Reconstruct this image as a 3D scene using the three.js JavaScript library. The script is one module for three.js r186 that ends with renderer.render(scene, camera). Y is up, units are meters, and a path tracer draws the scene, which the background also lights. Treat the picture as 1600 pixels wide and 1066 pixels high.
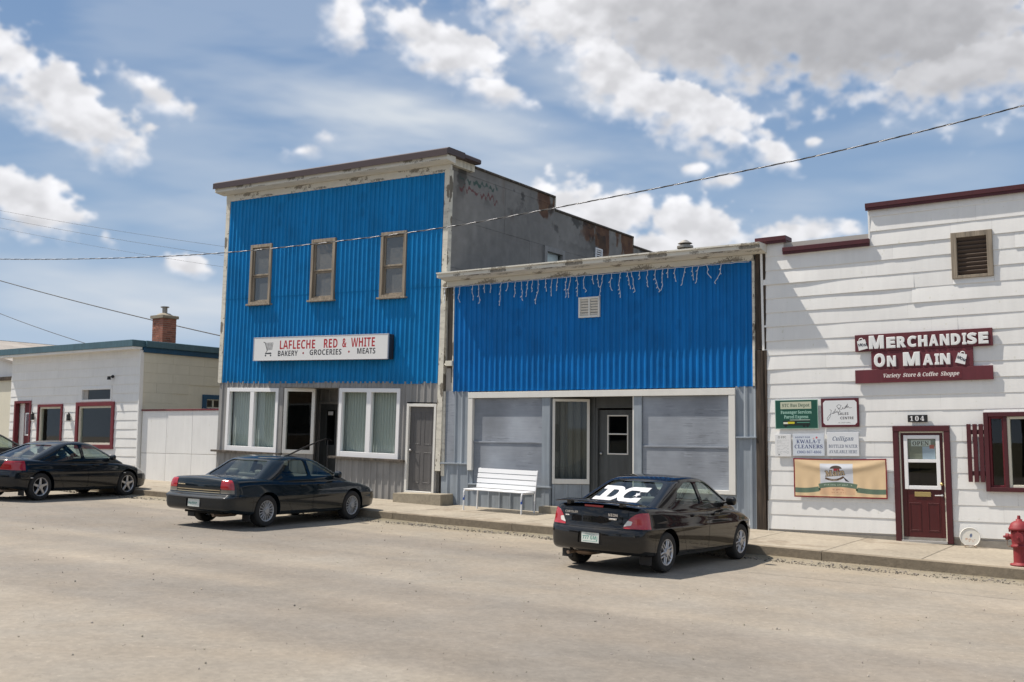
import * as THREE from 'three';
import { mergeGeometries, mergeVertices, toCreasedNormals } from 'three/addons/utils/BufferGeometryUtils.js';
import { TextGeometry } from 'three/addons/geometries/TextGeometry.js';
import { FontLoader } from 'three/addons/loaders/FontLoader.js';
import { Brush, Evaluator, SUBTRACTION, INTERSECTION } from 'three-bvh-csg';

// ---------------------------------------------------------------- camera, sky, sun, exposure
const scene = new THREE.Scene();
const renderer = new THREE.WebGLRenderer({ antialias: true });
renderer.toneMapping = THREE.LinearToneMapping;
renderer.toneMappingExposure = 1.32;
renderer.shadowMap.enabled = true;

const camera = new THREE.PerspectiveCamera(35.804, 1600 / 1066, 0.1, 6000);
const YAW = THREE.MathUtils.degToRad(33.764), PITCH = THREE.MathUtils.degToRad(5.607);
camera.position.set(0, 2, 20);
camera.rotation.set(PITCH, YAW, 0, 'YXZ');
camera.focus = 21; camera.userData.fStop = 2.4;
scene.add(camera);

const SUN = new THREE.Vector3(-0.56, 1, 0.20).normalize();
const sun = new THREE.DirectionalLight(0xfff6ea, 4.9);
sun.position.copy(SUN).multiplyScalar(120).add(new THREE.Vector3(-12, 0, 0));
sun.target.position.set(-12, 0, 0);
sun.castShadow = true; sun.shadow.radius = 1;
sun.shadow.mapSize.set(4096, 4096);
Object.assign(sun.shadow.camera, { left: -45, right: 45, top: 45, bottom: -45, near: 1, far: 300 });
scene.add(sun, sun.target);

// ---------------------------------------------------------------- seeded noise
function rng(seed) { let s = seed >>> 0; return () => { s = (s + 0x6D2B79F5) >>> 0; let t = s; t = Math.imul(t ^ (t >>> 15), t | 1); t ^= t + Math.imul(t ^ (t >>> 7), t | 61); return ((t ^ (t >>> 14)) >>> 0) / 4294967296; }; }
const PERM = (() => { const r = rng(77), p = new Uint16Array(512), a = [...Array(256).keys()]; for (let i = 255; i > 0; i--) { const j = Math.floor(r() * (i + 1)); [a[i], a[j]] = [a[j], a[i]]; } for (let i = 0; i < 512; i++) p[i] = a[i & 255]; return p; })();
const HV = (() => { const r = rng(5), v = new Float32Array(256); for (let i = 0; i < 256; i++) v[i] = r(); return v; })();
function vnoise(x, y, z = 0, px = 256, py = 256) {        // value noise, periodic in px, py
  const xf = Math.floor(x), yf = Math.floor(y), zf = Math.floor(z);
  let u = x - xf, v = y - yf, w = z - zf; u = u * u * (3 - 2 * u); v = v * v * (3 - 2 * v); w = w * w * (3 - 2 * w);
  const x0 = ((xf % px) + px) % px, x1 = (x0 + 1) % px, y0 = ((yf % py) + py) % py, y1 = (y0 + 1) % py, z0 = zf & 255, z1 = (zf + 1) & 255;
  const h = (a, b, c) => HV[PERM[PERM[PERM[a & 255] + (b & 255)] + c]];
  const L = (a, b, t) => a + (b - a) * t;
  const f = (c) => L(L(h(x0, y0, c), h(x1, y0, c), u), L(h(x0, y1, c), h(x1, y1, c), u), v);
  return w === 0 ? f(z0) : L(f(z0), f(z1), w);
}
function fbm(x, y, oct = 5, z = 0, p = 256) { let a = 0.5, s = 0, n = 0; for (let i = 0; i < oct; i++) { s += a * vnoise(x, y, z + i * 17, p, p); n += a; a *= 0.5; x *= 2; y *= 2; p *= 2; } return s / n; }
const clamp = (x, a = 0, b = 1) => Math.min(b, Math.max(a, x)), mix = (a, b, t) => a + (b - a) * t, smooth = (a, b, x) => { const t = clamp((x - a) / (b - a)); return t * t * (3 - 2 * t); };

// ---------------------------------------------------------------- sky: air and clouds, by direction
{
  const W = 4096, H = 2048, data = new Float32Array(W * H * 4);
  const RAD = Math.PI / 180;
  // clouds: azimuth and elevation in degrees (azimuth counted clockwise from a line 33.8 degrees left of the street's normal), radii, turn, density, greyness
  const clouds = [
    [-24.3, 17.2, 5.2, 2.0, -24, 1.15, 0.12], [-28.5, 19.0, 4.0, 2.2, -10, 1.1, 0.1], [-19.2, 17.8, 2.7, 1.05, -26, 0.95, 0.05],
    [-25.3, 11.9, 3.8, 1.6, -18, 1.15, 0.2], [-29, 11.5, 3.5, 2.2, 0, 1.1, 0.2], [-17.4, 9.2, 1.3, 0.65, -10, 0.95, 0.05],
    [-4.2, 21.3, 4.6, 1.7, -24, 1.12, 0.05], [-9.3, 22.2, 1.4, 1.3, -60, 0.75, 0.0], [-1.0, 18.9, 2.4, 0.9, -20, 0.8, 0.0],
    [-11.4, 15.5, 1.3, 0.5, 10, 0.7, 0], [-10.2, 16.2, 0.9, 0.6, 0, 0.66, 0],
    [17.5, 21.6, 17, 4.9, -7, 1.7, 1.0], [10, 22.0, 9, 3.9, -14, 1.4, 0.75], [24, 18.6, 7.5, 2.6, 4, 1.35, 0.7], [3.0, 22.6, 6, 2.4, -12, 1.1, 0.1],
    [9.2, 17.8, 5.6, 2.1, -22, 1.25, 0.18], [5.0, 20.4, 4.2, 2.4, -35, 1.1, 0.1], [14.3, 15.1, 1.7, 0.75, -32, 0.95, 0.05], [12.0, 16.3, 1.6, 0.7, -32, 0.9, 0.05], [16.3, 15.6, 0.6, 0.4, 0, 0.8, 0],
    [5.0, 12.4, 3.3, 1.9, -14, 1.2, 0.22], [3.2, 12.9, 1.6, 1.1, 0, 1.05, 0.1], [10.3, 11.3, 3.8, 1.6, -6, 1.2, 0.2], [15.2, 10.9, 3.4, 0.9, 0, 1.0, 0.2], [7.6, 10.6, 6, 1.2, 0, 1.05, 0.15],
    [10.2, 14.6, 0.7, 0.4, 0, 0.75, 0], [11.6, 13.9, 1.0, 0.45, 0, 0.72, 0],
  ].map(([az, el, rx, ry, turn, d, g]) => ({ az, el, rx, ry, c: Math.cos(turn * RAD), s: Math.sin(turn * RAD), d, g }));
  const veils = [[-6.5, 17.2, 10, 2.4, -4, 0.95], [-2, 16.4, 7, 1.3, -6, 0.7], [2, 14.8, 9, 2.2, -3, 0.75], [-14, 13.2, 9, 2.2, 0, 0.34], [0, 15.2, 9, 1.3, -3, 0.5], [6, 15.3, 6, 1.6, 0, 0.5], [-18, 7.5, 12, 1.8, 0, 0.75], [17, 12.4, 10, 1.6, 8, 0.55], [4, 19, 5, 2.0, -20, 0.5], [-16, 11.5, 4, 1.5, 6, 0.35], [20, 13.8, 7, 0.5, 8, 0.3]].map(([az, el, rx, ry, turn, d]) => ({ az, el, rx, ry, c: Math.cos(turn * RAD), s: Math.sin(turn * RAD), d }));
  const sd = SUN.toArray();
  function sample(x, y, z, fine, out) {
    const el = Math.asin(clamp(y, -1, 1)) / RAD;
    let az = Math.atan2(x, -z) / RAD + 33.764; if (az > 180) az -= 360;        // degrees to the right of the view axis
    // clear air
    const t = Math.pow(clamp(1 - Math.max(y, 0)), 3.2), u = smooth(0.02, 0.42, y);
    let r = mix(0.195, 0.064, u), g = mix(0.325, 0.165, u), b = mix(0.49, 0.35, u);
    r = mix(r, 0.40, t * 0.45); g = mix(g, 0.47, t * 0.45); b = mix(b, 0.56, t * 0.45);
    const m = x * sd[0] + y * sd[1] + z * sd[2], glow = 0.22 * Math.pow(clamp(m), 6);
    r += glow; g += glow; b += glow;
    if (y <= 0) { out[0] = 0.24; out[1] = 0.23; out[2] = 0.21; return; }
    // noise in direction space, stretched along the horizon near it
    const k = 1 / (y + 0.22), nx = x * k * 9 + 40, nz = z * k * 9 + 40;
    const oct = fine ? 7 : 4;
    const dax = (fbm(nx * 0.9, nz * 0.9, 4, 3) - 0.5), n1 = fbm(az * 0.42 + 60 + dax, el * 0.62 + 31, oct, 9), n2 = fine ? fbm(az * 1.5 + 20, el * 2.1 + 50, 5, 21) : 0.5;
    let dens = -1, grey = 0, soft = 0;
    const wob = (n1 - 0.5) * 2.1 + (n2 - 0.5) * 1.5;
    for (const c of clouds) {
      let dx = az - c.az, dy = el - c.el; if (Math.abs(dx) > c.rx * 2.4) continue;
      const ex = (dx * c.c + dy * c.s) / c.rx; let ey = (-dx * c.s + dy * c.c) / c.ry;
      const q = 1 - Math.sqrt(ex * ex + ey * ey);
      const v = c.d * (q * 1.35 + wob * 0.80 + 0.10);
      if (v > dens) { dens = v; soft = smooth(0.35, -0.7, ey); }
      if (v > 0) grey = Math.max(grey, c.g * smooth(0.15, 1.0, q * 1.6 + wob * 0.22));
    }
    // the same kind of broken cumulus in the rest of the sky
    const out_ = smooth(29, 38, Math.abs(az)) + smooth(25, 33, el) * (1 - smooth(29, 38, Math.abs(az)));
    if (out_ > 0) { const f = fbm(nx * 0.5 + 7, nz * 0.5 + 3, fine ? 6 : 5, 40); const v = (f - 0.535) * 6.2 * out_ * smooth(0.02, 0.12, y); if (v > dens) { dens = v; grey = Math.max(grey, 0.75 * smooth(0.5, 1.5, v)); } }
    let veil = 0;
    for (const c of veils) { const dx = az - c.az, dy = el - c.el, ex = (dx * c.c + dy * c.s) / c.rx, ey = (-dx * c.s + dy * c.c) / c.ry, q = Math.exp(-(ex * ex + ey * ey)); veil = Math.max(veil, c.d * q); }
    veil = Math.max(veil, out_ * 0.3);
    veil *= clamp(0.45 + 1.5 * (fbm(az * 0.16 + 9, el * 0.75 + 4 + az * 0.06, 5, 33) - 0.32), 0, 1.25);
    const wv = clamp(Math.max(veil, 0.10) + 0.22 * smooth(0.42, 0.68, fbm(az * 0.10 + 21, el * 0.42 + 8 - az * 0.03, 5, 61)));
    r = mix(r, 0.50, wv); g = mix(g, 0.54, wv); b = mix(b, 0.59, wv);
    const a = smooth(-0.10 - 0.12 * soft, 0.52 + 0.85 * soft, dens) * 0.975;
    const n3 = fine ? fbm((az - 0.55) * 0.9 + 20, (el + 0.6) * 1.3 + 50, 5, 21) - fbm(az * 0.9 + 20, el * 1.3 + 50, 5, 21) : 0;
    const lum = 0.675 - 0.035 * smooth(0.5, 1.6, dens) - 0.25 * grey - 0.05 * soft * smooth(0.3, 1.0, dens) - 0.34 * clamp(n3, -0.25, 0.25) * (1 - 0.75 * grey) + 0.05 * (n2 - 0.5);
    r = mix(r, lum * 1.0, a); g = mix(g, lum * 1.0, a); b = mix(b, lum * 1.022 + 0.006, a);
    out[0] = r; out[1] = g; out[2] = b;
  }
  const o = [0, 0, 0], B = 4;
  const inFrame = (az, el) => Math.abs(az) < 31 && el > 4 && el < 26;
  const dirOf = (i, j) => { const ph = ((i + 0.5) / W - 0.5) * 2 * Math.PI, el = ((j + 0.5) / H - 0.5) * Math.PI; return [Math.cos(el) * Math.cos(ph), Math.sin(el), Math.cos(el) * Math.sin(ph)]; };
  const put = (i, j) => { const q = (j * W + i) * 4; data[q] = o[0]; data[q + 1] = o[1]; data[q + 2] = o[2]; data[q + 3] = 1; };
  // coarse samples every B texels, filled in between; every texel where the street looks at the sky
  const cw = W / B + 1, ch = H / B + 1, coarse = new Float32Array(cw * ch * 3);
  for (let j = 0; j < ch; j++) for (let i = 0; i < cw; i++) { const d = dirOf((i * B) % W, Math.min(j * B, H - 1)); sample(d[0], d[1], d[2], false, o); coarse.set(o, (j * cw + i) * 3); }
  for (let j = 0; j < H; j++) {
    const el = ((j + 0.5) / H - 0.5) * 180, fy = j / B, j0 = Math.floor(fy), ty = fy - j0;
    for (let i = 0; i < W; i++) {
      const ph = ((i + 0.5) / W - 0.5) * 360; let az = Math.atan2(Math.cos(ph * RAD), -Math.sin(ph * RAD)) / RAD + 33.764; if (az > 180) az -= 360;
      if (inFrame(az, el)) { const d = dirOf(i, j); sample(d[0], d[1], d[2], true, o); }
      else { const fx = i / B, i0 = Math.floor(fx), tx = fx - i0, p = (j0 * cw + i0) * 3, p2 = p + cw * 3; for (let c = 0; c < 3; c++) o[c] = mix(mix(coarse[p + c], coarse[p + 3 + c], tx), mix(coarse[p2 + c], coarse[p2 + 3 + c], tx), ty); }
      put(i, j);
    }
  }
  const sky = new THREE.DataTexture(data, W, H, THREE.RGBAFormat, THREE.FloatType);
  sky.mapping = THREE.EquirectangularReflectionMapping; sky.colorSpace = THREE.LinearSRGBColorSpace; sky.magFilter = THREE.LinearFilter; sky.needsUpdate = true;
  scene.background = sky; scene.environment = sky;
}
console.log('sky done');

// ---------------------------------------------------------------- helpers
const taken = {};
function numbered(name) { const n = taken[name] = (taken[name] ?? -1) + 1; return n ? `${name}_${String(n).padStart(3, '0')}` : name; }
function thing(name, label, category, x = 0, y = 0, z = 0, group) {
  const o = new THREE.Group(); o.name = numbered(name); o.position.set(x, y, z); o.userData = { label, category }; if (group) o.userData.group = group; scene.add(o); return o;
}
function part(parent, name, geo, mat, label) { const m = new THREE.Mesh(geo, mat); m.name = name; if (label) m.userData.label = label; parent.add(m); return m; }
function solo(name, geo, mat, label, category, group) { const m = new THREE.Mesh(geo, mat); m.name = numbered(name); m.userData = { label, category }; if (group) m.userData.group = group; scene.add(m); return m; }
function structure(name, geo, mat) { const m = new THREE.Mesh(geo, mat); m.name = numbered(name); m.userData = { kind: 'structure' }; scene.add(m); return m; }
// uv in metres from the direction each face looks
function uvm(geo, ox = 0, oy = 0) {
  const g = geo.index ? geo.toNonIndexed() : geo; const p = g.attributes.position, uv = new Float32Array(p.count * 2);
  const a = new THREE.Vector3(), b = new THREE.Vector3(), c = new THREE.Vector3(), n = new THREE.Vector3();
  for (let i = 0; i < p.count; i += 3) {
    a.fromBufferAttribute(p, i); b.fromBufferAttribute(p, i + 1); c.fromBufferAttribute(p, i + 2);
    n.copy(b).sub(a).cross(c.clone().sub(a)); const ax = Math.abs(n.x), ay = Math.abs(n.y), az = Math.abs(n.z);
    for (let k = 0; k < 3; k++) { const X = p.getX(i + k), Y = p.getY(i + k), Z = p.getZ(i + k); let u, v; if (az >= ax && az >= ay) { u = X; v = Y; } else if (ax >= ay) { u = Z; v = Y; } else { u = X; v = Z; } uv[(i + k) * 2] = u + ox; uv[(i + k) * 2 + 1] = v + oy; }
  }
  g.setAttribute('uv', new THREE.BufferAttribute(uv, 2)); return g;
}
const rr = rng(1234);
// a box from corner to corner, edges lightly chamfered; uv in metres with a random shift
function box(x0, x1, y0, y1, z0, z1, ch = 0.004) {
  const w = x1 - x0, h = y1 - y0, d = z1 - z0; ch = Math.min(ch, w / 3, h / 3, d / 3);
  const s = new THREE.Shape(); s.moveTo(ch, 0); s.lineTo(w - ch, 0); s.lineTo(w, ch); s.lineTo(w, h - ch); s.lineTo(w - ch, h); s.lineTo(ch, h); s.lineTo(0, h - ch); s.lineTo(0, ch); s.closePath();
  const inset = Math.min(ch, d / 3);
  const g = new THREE.ExtrudeGeometry(s, { depth: d - 2 * inset, bevelEnabled: true, bevelThickness: inset, bevelSize: Math.min(ch, 0.003), bevelOffset: -Math.min(ch, 0.003), bevelSegments: 1 });
  g.translate(x0, y0, z0 + inset); return uvm(g, rr() * 7, rr() * 7);
}
const pbox = (x0, x1, y0, y1, z0, z1) => { const g = new THREE.BoxGeometry(x1 - x0, y1 - y0, z1 - z0); g.translate((x0 + x1) / 2, (y0 + y1) / 2, (z0 + z1) / 2); return uvm(g, rr() * 7, rr() * 7); };
function cyl(r0, r1, h, seg = 20) { const g = new THREE.CylinderGeometry(r1, r0, h, seg); g.translate(0, h / 2, 0); return g; }   // base at y = 0
function tube(pts, r, seg = 8, n) { const c = new THREE.CatmullRomCurve3(pts.map((p) => new THREE.Vector3(...p))); return new THREE.TubeGeometry(c, n ?? pts.length * 6, r, seg, false); }
function rod(a, b, r, seg = 8) { const A = new THREE.Vector3(...a), B = new THREE.Vector3(...b), d = B.clone().sub(A), g = new THREE.CylinderGeometry(r, r, d.length(), seg); g.applyQuaternion(new THREE.Quaternion().setFromUnitVectors(new THREE.Vector3(0, 1, 0), d.clone().normalize())); g.translate(...A.add(B).multiplyScalar(0.5).toArray()); return g; }
const merge = (list) => mergeGeometries(list.map((g) => { const h = g.index ? g.toNonIndexed() : g; for (const k of Object.keys(h.attributes)) if (!['position', 'normal', 'uv'].includes(k)) h.deleteAttribute(k); return h; }));
// a picture frame of four bars, as one geometry
function frame(x0, x1, y0, y1, z0, z1, w, wb = w) { return merge([box(x0, x0 + w, y0, y1, z0, z1), box(x1 - w, x1, y0, y1, z0, z1), box(x0 + w, x1 - w, y1 - w, y1, z0, z1 - 0.002), box(x0 + w, x1 - w, y0, y0 + wb, z0, z1 - 0.002)]); }
// extrude a profile given as (z, y) points along x
function moulding(profile, x0, x1) { const s = new THREE.Shape(profile.map(([z, y]) => new THREE.Vector2(z, y))); const g = new THREE.ExtrudeGeometry(s, { depth: x1 - x0, bevelEnabled: false }); g.rotateY(-Math.PI / 2); g.scale(1, 1, 1); g.translate(x1, 0, 0); return uvm(g, rr() * 5, rr() * 5); }
// ribbed metal sheet facing +z with rectangular holes; profile(x) gives its depth
function ribSheet(x0, x1, y0, y1, profile, step, holes = [], z = 0, flare) {
  const xs = new Set(); const n0 = Math.ceil(x0 / step), n1 = Math.floor(x1 / step); xs.add(x0); xs.add(x1); for (let i = n0; i <= n1; i++) xs.add(i * step);
  for (const h of holes) for (const v of [h[0], h[1]]) if (v > x0 && v < x1) xs.add(v);
  const X = [...xs].filter((v) => v >= x0 - 1e-6 && v <= x1 + 1e-6).sort((a, b) => a - b).filter((v, i, a) => !i || v - a[i - 1] > 1e-4);
  const pos = [], nor = [], uv = [];
  const N = (x) => { const e = 0.002, d = (profile(x + e) - profile(x - e)) / (2 * e), l = Math.hypot(d, 1); return [-d / l, 0, 1 / l]; };
  const dz = (x, y) => profile(x) + z + (flare ? flare(x, y) : 0);
  const put = (x, y, n) => { pos.push(x, y, dz(x, y)); nor.push(...n); uv.push(x, y); };
  for (let i = 0; i < X.length - 1; i++) {
    const a = X[i], b = X[i + 1], m = (a + b) / 2; let spans = [[y0, y1]];
    for (const h of holes) if (m > h[0] && m < h[1]) spans = spans.flatMap(([s, e]) => [[s, Math.min(e, h[2])], [Math.max(s, h[3]), e]].filter(([p, q]) => q - p > 1e-4));
    const na = N(a), nb = N(b);
    for (const [s, e] of spans) { const k = flare ? 8 : 1; for (let q = 0; q < k; q++) { const ya = mix(s, e, q / k), yb = mix(s, e, (q + 1) / k); put(a, ya, na); put(b, ya, nb); put(b, yb, nb); put(a, ya, na); put(b, yb, nb); put(a, yb, na); } }
  }
  const g = new THREE.BufferGeometry(); g.setAttribute('position', new THREE.Float32BufferAttribute(pos, 3)); g.setAttribute('normal', new THREE.Float32BufferAttribute(nor, 3)); g.setAttribute('uv', new THREE.Float32BufferAttribute(uv, 2)); return g;
}
// one lap-siding board facing +z, its lower edge standing off the wall by drop(x)
function lapBoard(x0, x1, y0, y1, drop, z = 0) {
  const n = Math.max(2, Math.ceil((x1 - x0) / 0.08)), pos = [], uv = [], idx = []; const ou = rr() * 9, ov = rr() * 9;
  for (let i = 0; i <= n; i++) { const x = mix(x0, x1, i / n), d = drop(x); for (const [y, zz] of [[y1 + 0.012, 0.002], [mix(y0, y1, 0.5), 0.002 + d * 0.55], [y0 + 0.004, d], [y0, d - 0.003], [y0 + 0.004, 0]]) { pos.push(x, y, zz + z); uv.push(x + ou, y + ov); } }
  for (let i = 0; i < n; i++) for (let k = 0; k < 4; k++) { const a = i * 5 + k, b = a + 1, c = a + 5, d = c + 1; idx.push(a, b, c, b, d, c); }
  const g = new THREE.BufferGeometry(); g.setAttribute('position', new THREE.Float32BufferAttribute(pos, 3)); g.setAttribute('uv', new THREE.Float32BufferAttribute(uv, 2)); g.setIndex(idx); const h = g.toNonIndexed(); h.computeVertexNormals(); return toCreasedNormals(h, 0.35);
}
// cover a span with boards, leaving rectangular holes [x0, x1, y0, y1] free
function cutBoards(x0, x1, y0, y1, holes) {          // rectangles of board left of, right of, above and below the openings
  let rects = [[x0, x1, y0, y1]]; for (const h of holes) rects = rects.flatMap(([a, b, c, d]) => (h[0] >= b || h[1] <= a || h[2] >= d - 0.02 || h[3] <= c + 0.02) ? [[a, b, c, d]] : [[a, h[0], c, d], [h[1], b, c, d], [Math.max(a, h[0]), Math.min(b, h[1]), h[3], d], [Math.max(a, h[0]), Math.min(b, h[1]), c, h[2]]].filter(([p, q, r, s]) => q - p > 0.02 && s - r > 0.015)); return rects; }
function cut(x0, x1, y0, y1, holes) { let spans = [[x0, x1]]; for (const h of holes) { const m = Math.min(y1, h[3]) - Math.max(y0, h[2]); if (m > (y1 - y0) * 0.25) spans = spans.flatMap(([s, e]) => [[s, Math.min(e, h[0])], [Math.max(s, h[1]), e]].filter(([p, q]) => q - p > 0.02)); } return spans; }

// ---------------------------------------------------------------- textures (what surfaces are made of)
function tex(n, metres, f, srgb = true) {
  const d = new Uint8Array(n * n * 4), c = [0, 0, 0];
  for (let j = 0; j < n; j++) for (let i = 0; i < n; i++) { f(i / n, j / n, c); const k = (j * n + i) * 4; for (let q = 0; q < 3; q++) d[k + q] = clamp(c[q]) * 255; d[k + 3] = 255; }
  const t = new THREE.DataTexture(d, n, n); t.wrapS = t.wrapT = THREE.RepeatWrapping; t.magFilter = THREE.LinearFilter; t.minFilter = THREE.LinearMipmapLinearFilter; if (srgb) t.colorSpace = THREE.SRGBColorSpace; t.repeat.set(1 / metres, 1 / metres); t.needsUpdate = true; return t;
}
const grey = (v, c) => { c[0] = c[1] = c[2] = v; };
const per = (u, v, f, oct = 5, z = 0) => fbm(u * f, v * f, oct, z, f);      // periodic over 0..1 for whole f
const perxy = (u, v, fx, fy, oct = 4, z = 0) => { let a = 0.5, s = 0, n = 0, X = u * fx, Y = v * fy, p = fx, q = fy; for (let i = 0; i < oct; i++) { s += a * vnoise(X, Y, z + i * 13, p, q); n += a; a *= 0.5; X *= 2; Y *= 2; p *= 2; q *= 2; } return s / n; };
const T = {
  fine: tex(512, 0.6, (u, v, c) => grey(per(u, v, 32, 4, 2) * 0.7 + 0.3 * per(u, v, 8, 3, 5), c), false),
  soft: tex(512, 2.2, (u, v, c) => grey(per(u, v, 5, 6, 8), c), false),
  road: tex(1024, 5.5, (u, v, c) => {
    const a = per(u, v, 6, 5, 1), b = per(u, v, 128, 3, 4), s = per(u, v, 40, 3, 7); let k = 0.84 + 0.12 * (a - 0.5) + 0.11 * (b - 0.5) + 0.06 * (s - 0.5);
    const st = vnoise(u * 210, v * 210, 50, 210, 210); if (st > 0.92) k += 0.08; if (st < 0.06) k -= 0.11;
    const t = per(u, v, 9, 4, 12); c[0] = k * mix(0.965, 1, t); c[1] = k * mix(0.945, 0.95, t); c[2] = k * mix(0.915, 0.885, t);
  }),
  roadBump: tex(1024, 5.5, (u, v, c) => grey(0.5 + 0.7 * (per(u, v, 128, 3, 4) - 0.5) + 0.35 * (vnoise(u * 210, v * 210, 50, 210, 210) - 0.5) + 0.3 * (per(u, v, 6, 4, 1) - 0.5), c), false),
  concrete: tex(1024, 4, (u, v, c) => { const a = per(u, v, 5, 6, 3), b = per(u, v, 90, 3, 6), r = smooth(0.66, 0.8, per(u, v, 7, 4, 30)); const k = 0.86 + 0.16 * (a - 0.5) + 0.15 * (b - 0.5) - 0.1 * r; c[0] = k; c[1] = k * mix(0.965, 0.945, r); c[2] = k * mix(0.905, 0.87, r); }),
  // white paint flaking off grey boards
  peel: tex(1024, 2.4, (u, v, c) => {
    const m = perxy(u, v, 6, 14, 6, 3) + 0.22 * (per(u, v, 60, 3, 8) - 0.5), p = smooth(0.615, 0.65, m), g = perxy(u, v, 4, 150, 3, 11), st = smooth(0.45, 0.75, perxy(u, v, 30, 5, 4, 19));
    const w = 0.93 - 0.10 * st - 0.05 * per(u, v, 12, 4, 22), k = 0.40 + 0.22 * g; c[0] = mix(w, k, p); c[1] = mix(w * 0.985, k * 0.95, p); c[2] = mix(w * 0.94, k * 0.87, p);
  }),
  wood: tex(1024, 1.6, (u, v, c) => { const g = perxy(u, v, 90, 4, 4, 2), d = perxy(u, v, 26, 3, 4, 9), k = 0.40 + 0.30 * (g - 0.5) + 0.34 * (d - 0.5); c[0] = k; c[1] = k * 0.93; c[2] = k * 0.86; }),
  woodLight: tex(1024, 1.6, (u, v, c) => { const g = perxy(u, v, 90, 4, 4, 2), d = perxy(u, v, 26, 3, 4, 9), k = 0.66 + 0.22 * (g - 0.5) + 0.26 * (d - 0.5); c[0] = k; c[1] = k * 0.965; c[2] = k * 0.91; }),
  paintWorn: tex(1024, 2.0, (u, v, c) => { const m = perxy(u, v, 5, 13, 7, 3) + 0.26 * (per(u, v, 90, 3, 8) - 0.5), p = smooth(0.60, 0.68, m) * (0.45 + 0.55 * per(u, v, 30, 3, 15)), g = perxy(u, v, 4, 150, 3, 11), w = 0.93 - 0.06 * per(u, v, 12, 4, 22), k = 0.36 + 0.22 * g; c[0] = mix(w, k, p); c[1] = mix(w * 0.99, k * 0.95, p); c[2] = mix(w * 0.955, k * 0.87, p); }),
  woodBump: tex(512, 1.6, (u, v, c) => grey(perxy(u, v, 90, 4, 4, 2), c), false),
  // thin grey paint, rolled and weathered, over sheets of plywood: the veneer shows in ragged horizontal strokes
  ply: tex(1024, 2.2, (u, v, c) => {
    const big = per(u, v, 3, 5, 14), ln = perxy(u, v, 7, 120, 4, 6), pt = smooth(0.50, 0.64, per(u, v, 4, 5, 27)), fl = smooth(0.60, 0.66, ln * 0.62 + 0.38 * per(u, v, 22, 3, 31)) * pt;
    let k = 0.73 + 0.30 * (big - 0.5) + 0.05 * (ln - 0.5); k = mix(k, 0.86, fl * 0.28); k -= 0.10 * smooth(0.60, 0.68, perxy(u, v, 9, 70, 4, 44)) * pt * 0.6; c[0] = k * 0.955; c[1] = k * 0.985; c[2] = k * 1.03;
  }),
  plyBump: tex(1024, 2.2, (u, v, c) => { const pt = smooth(0.50, 0.64, per(u, v, 4, 5, 27)); grey(0.5 + (perxy(u, v, 7, 120, 4, 6) - 0.5) * (0.25 + pt), c); }, false),
  // the pressed-metal side wall: fine courses, old grey paint, rust
  side: tex(1024, 3.2, (u, v, c) => { const a = per(u, v, 6, 6, 3), s = perxy(u, v, 24, 3, 4, 7); const k = 0.69 + 0.16 * (a - 0.5) + 0.16 * (s - 0.5) + 0.06 * (per(u, v, 100, 2, 9) - 0.5); c[0] = k; c[1] = k * 0.975; c[2] = k * 0.935; }),
  sideBump: tex(1024, 3.2, (u, v, c) => { const rows = 42, r = Math.floor(v * rows), fy = v * rows - r, fx = (u * 16 + (r % 2) * 0.5) % 1; const j = Math.min(smooth(0, 0.14, fy), smooth(0, 0.05, fx)); grey(0.35 + 0.4 * j + 0.2 * (per(u, v, 60, 3, 5) - 0.5), c); }, false),
  chalk: tex(1024, 3, (u, v, c) => { const s = perxy(u, v, 60, 3, 4, 4), a = per(u, v, 6, 6, 9), k = 0.92 + 0.14 * (a - 0.5) + 0.17 * (s - 0.5) - 0.05 * smooth(0.6, 0.75, per(u, v, 9, 5, 41)); c[0] = k; c[1] = k; c[2] = k; }),
  siding: tex(1024, 3, (u, v, c) => { const a = per(u, v, 5, 6, 2), d = perxy(u, v, 50, 5, 4, 7), sp = smooth(0.80, 0.88, per(u, v, 40, 3, 17)); const k = 0.95 + 0.05 * (a - 0.5) + 0.035 * (d - 0.5) - 0.05 * sp; c[0] = k; c[1] = k * 0.998; c[2] = k * (0.985 - 0.03 * sp); }),
};
T.peelV = T.peel.clone(); T.peelV.rotation = Math.PI / 2; T.peelV.needsUpdate = true;
const std = (o) => new THREE.MeshStandardMaterial({ roughness: 0.8, ...o });
const lin = (r, g, b) => new THREE.Color().setRGB(r, g, b);
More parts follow.
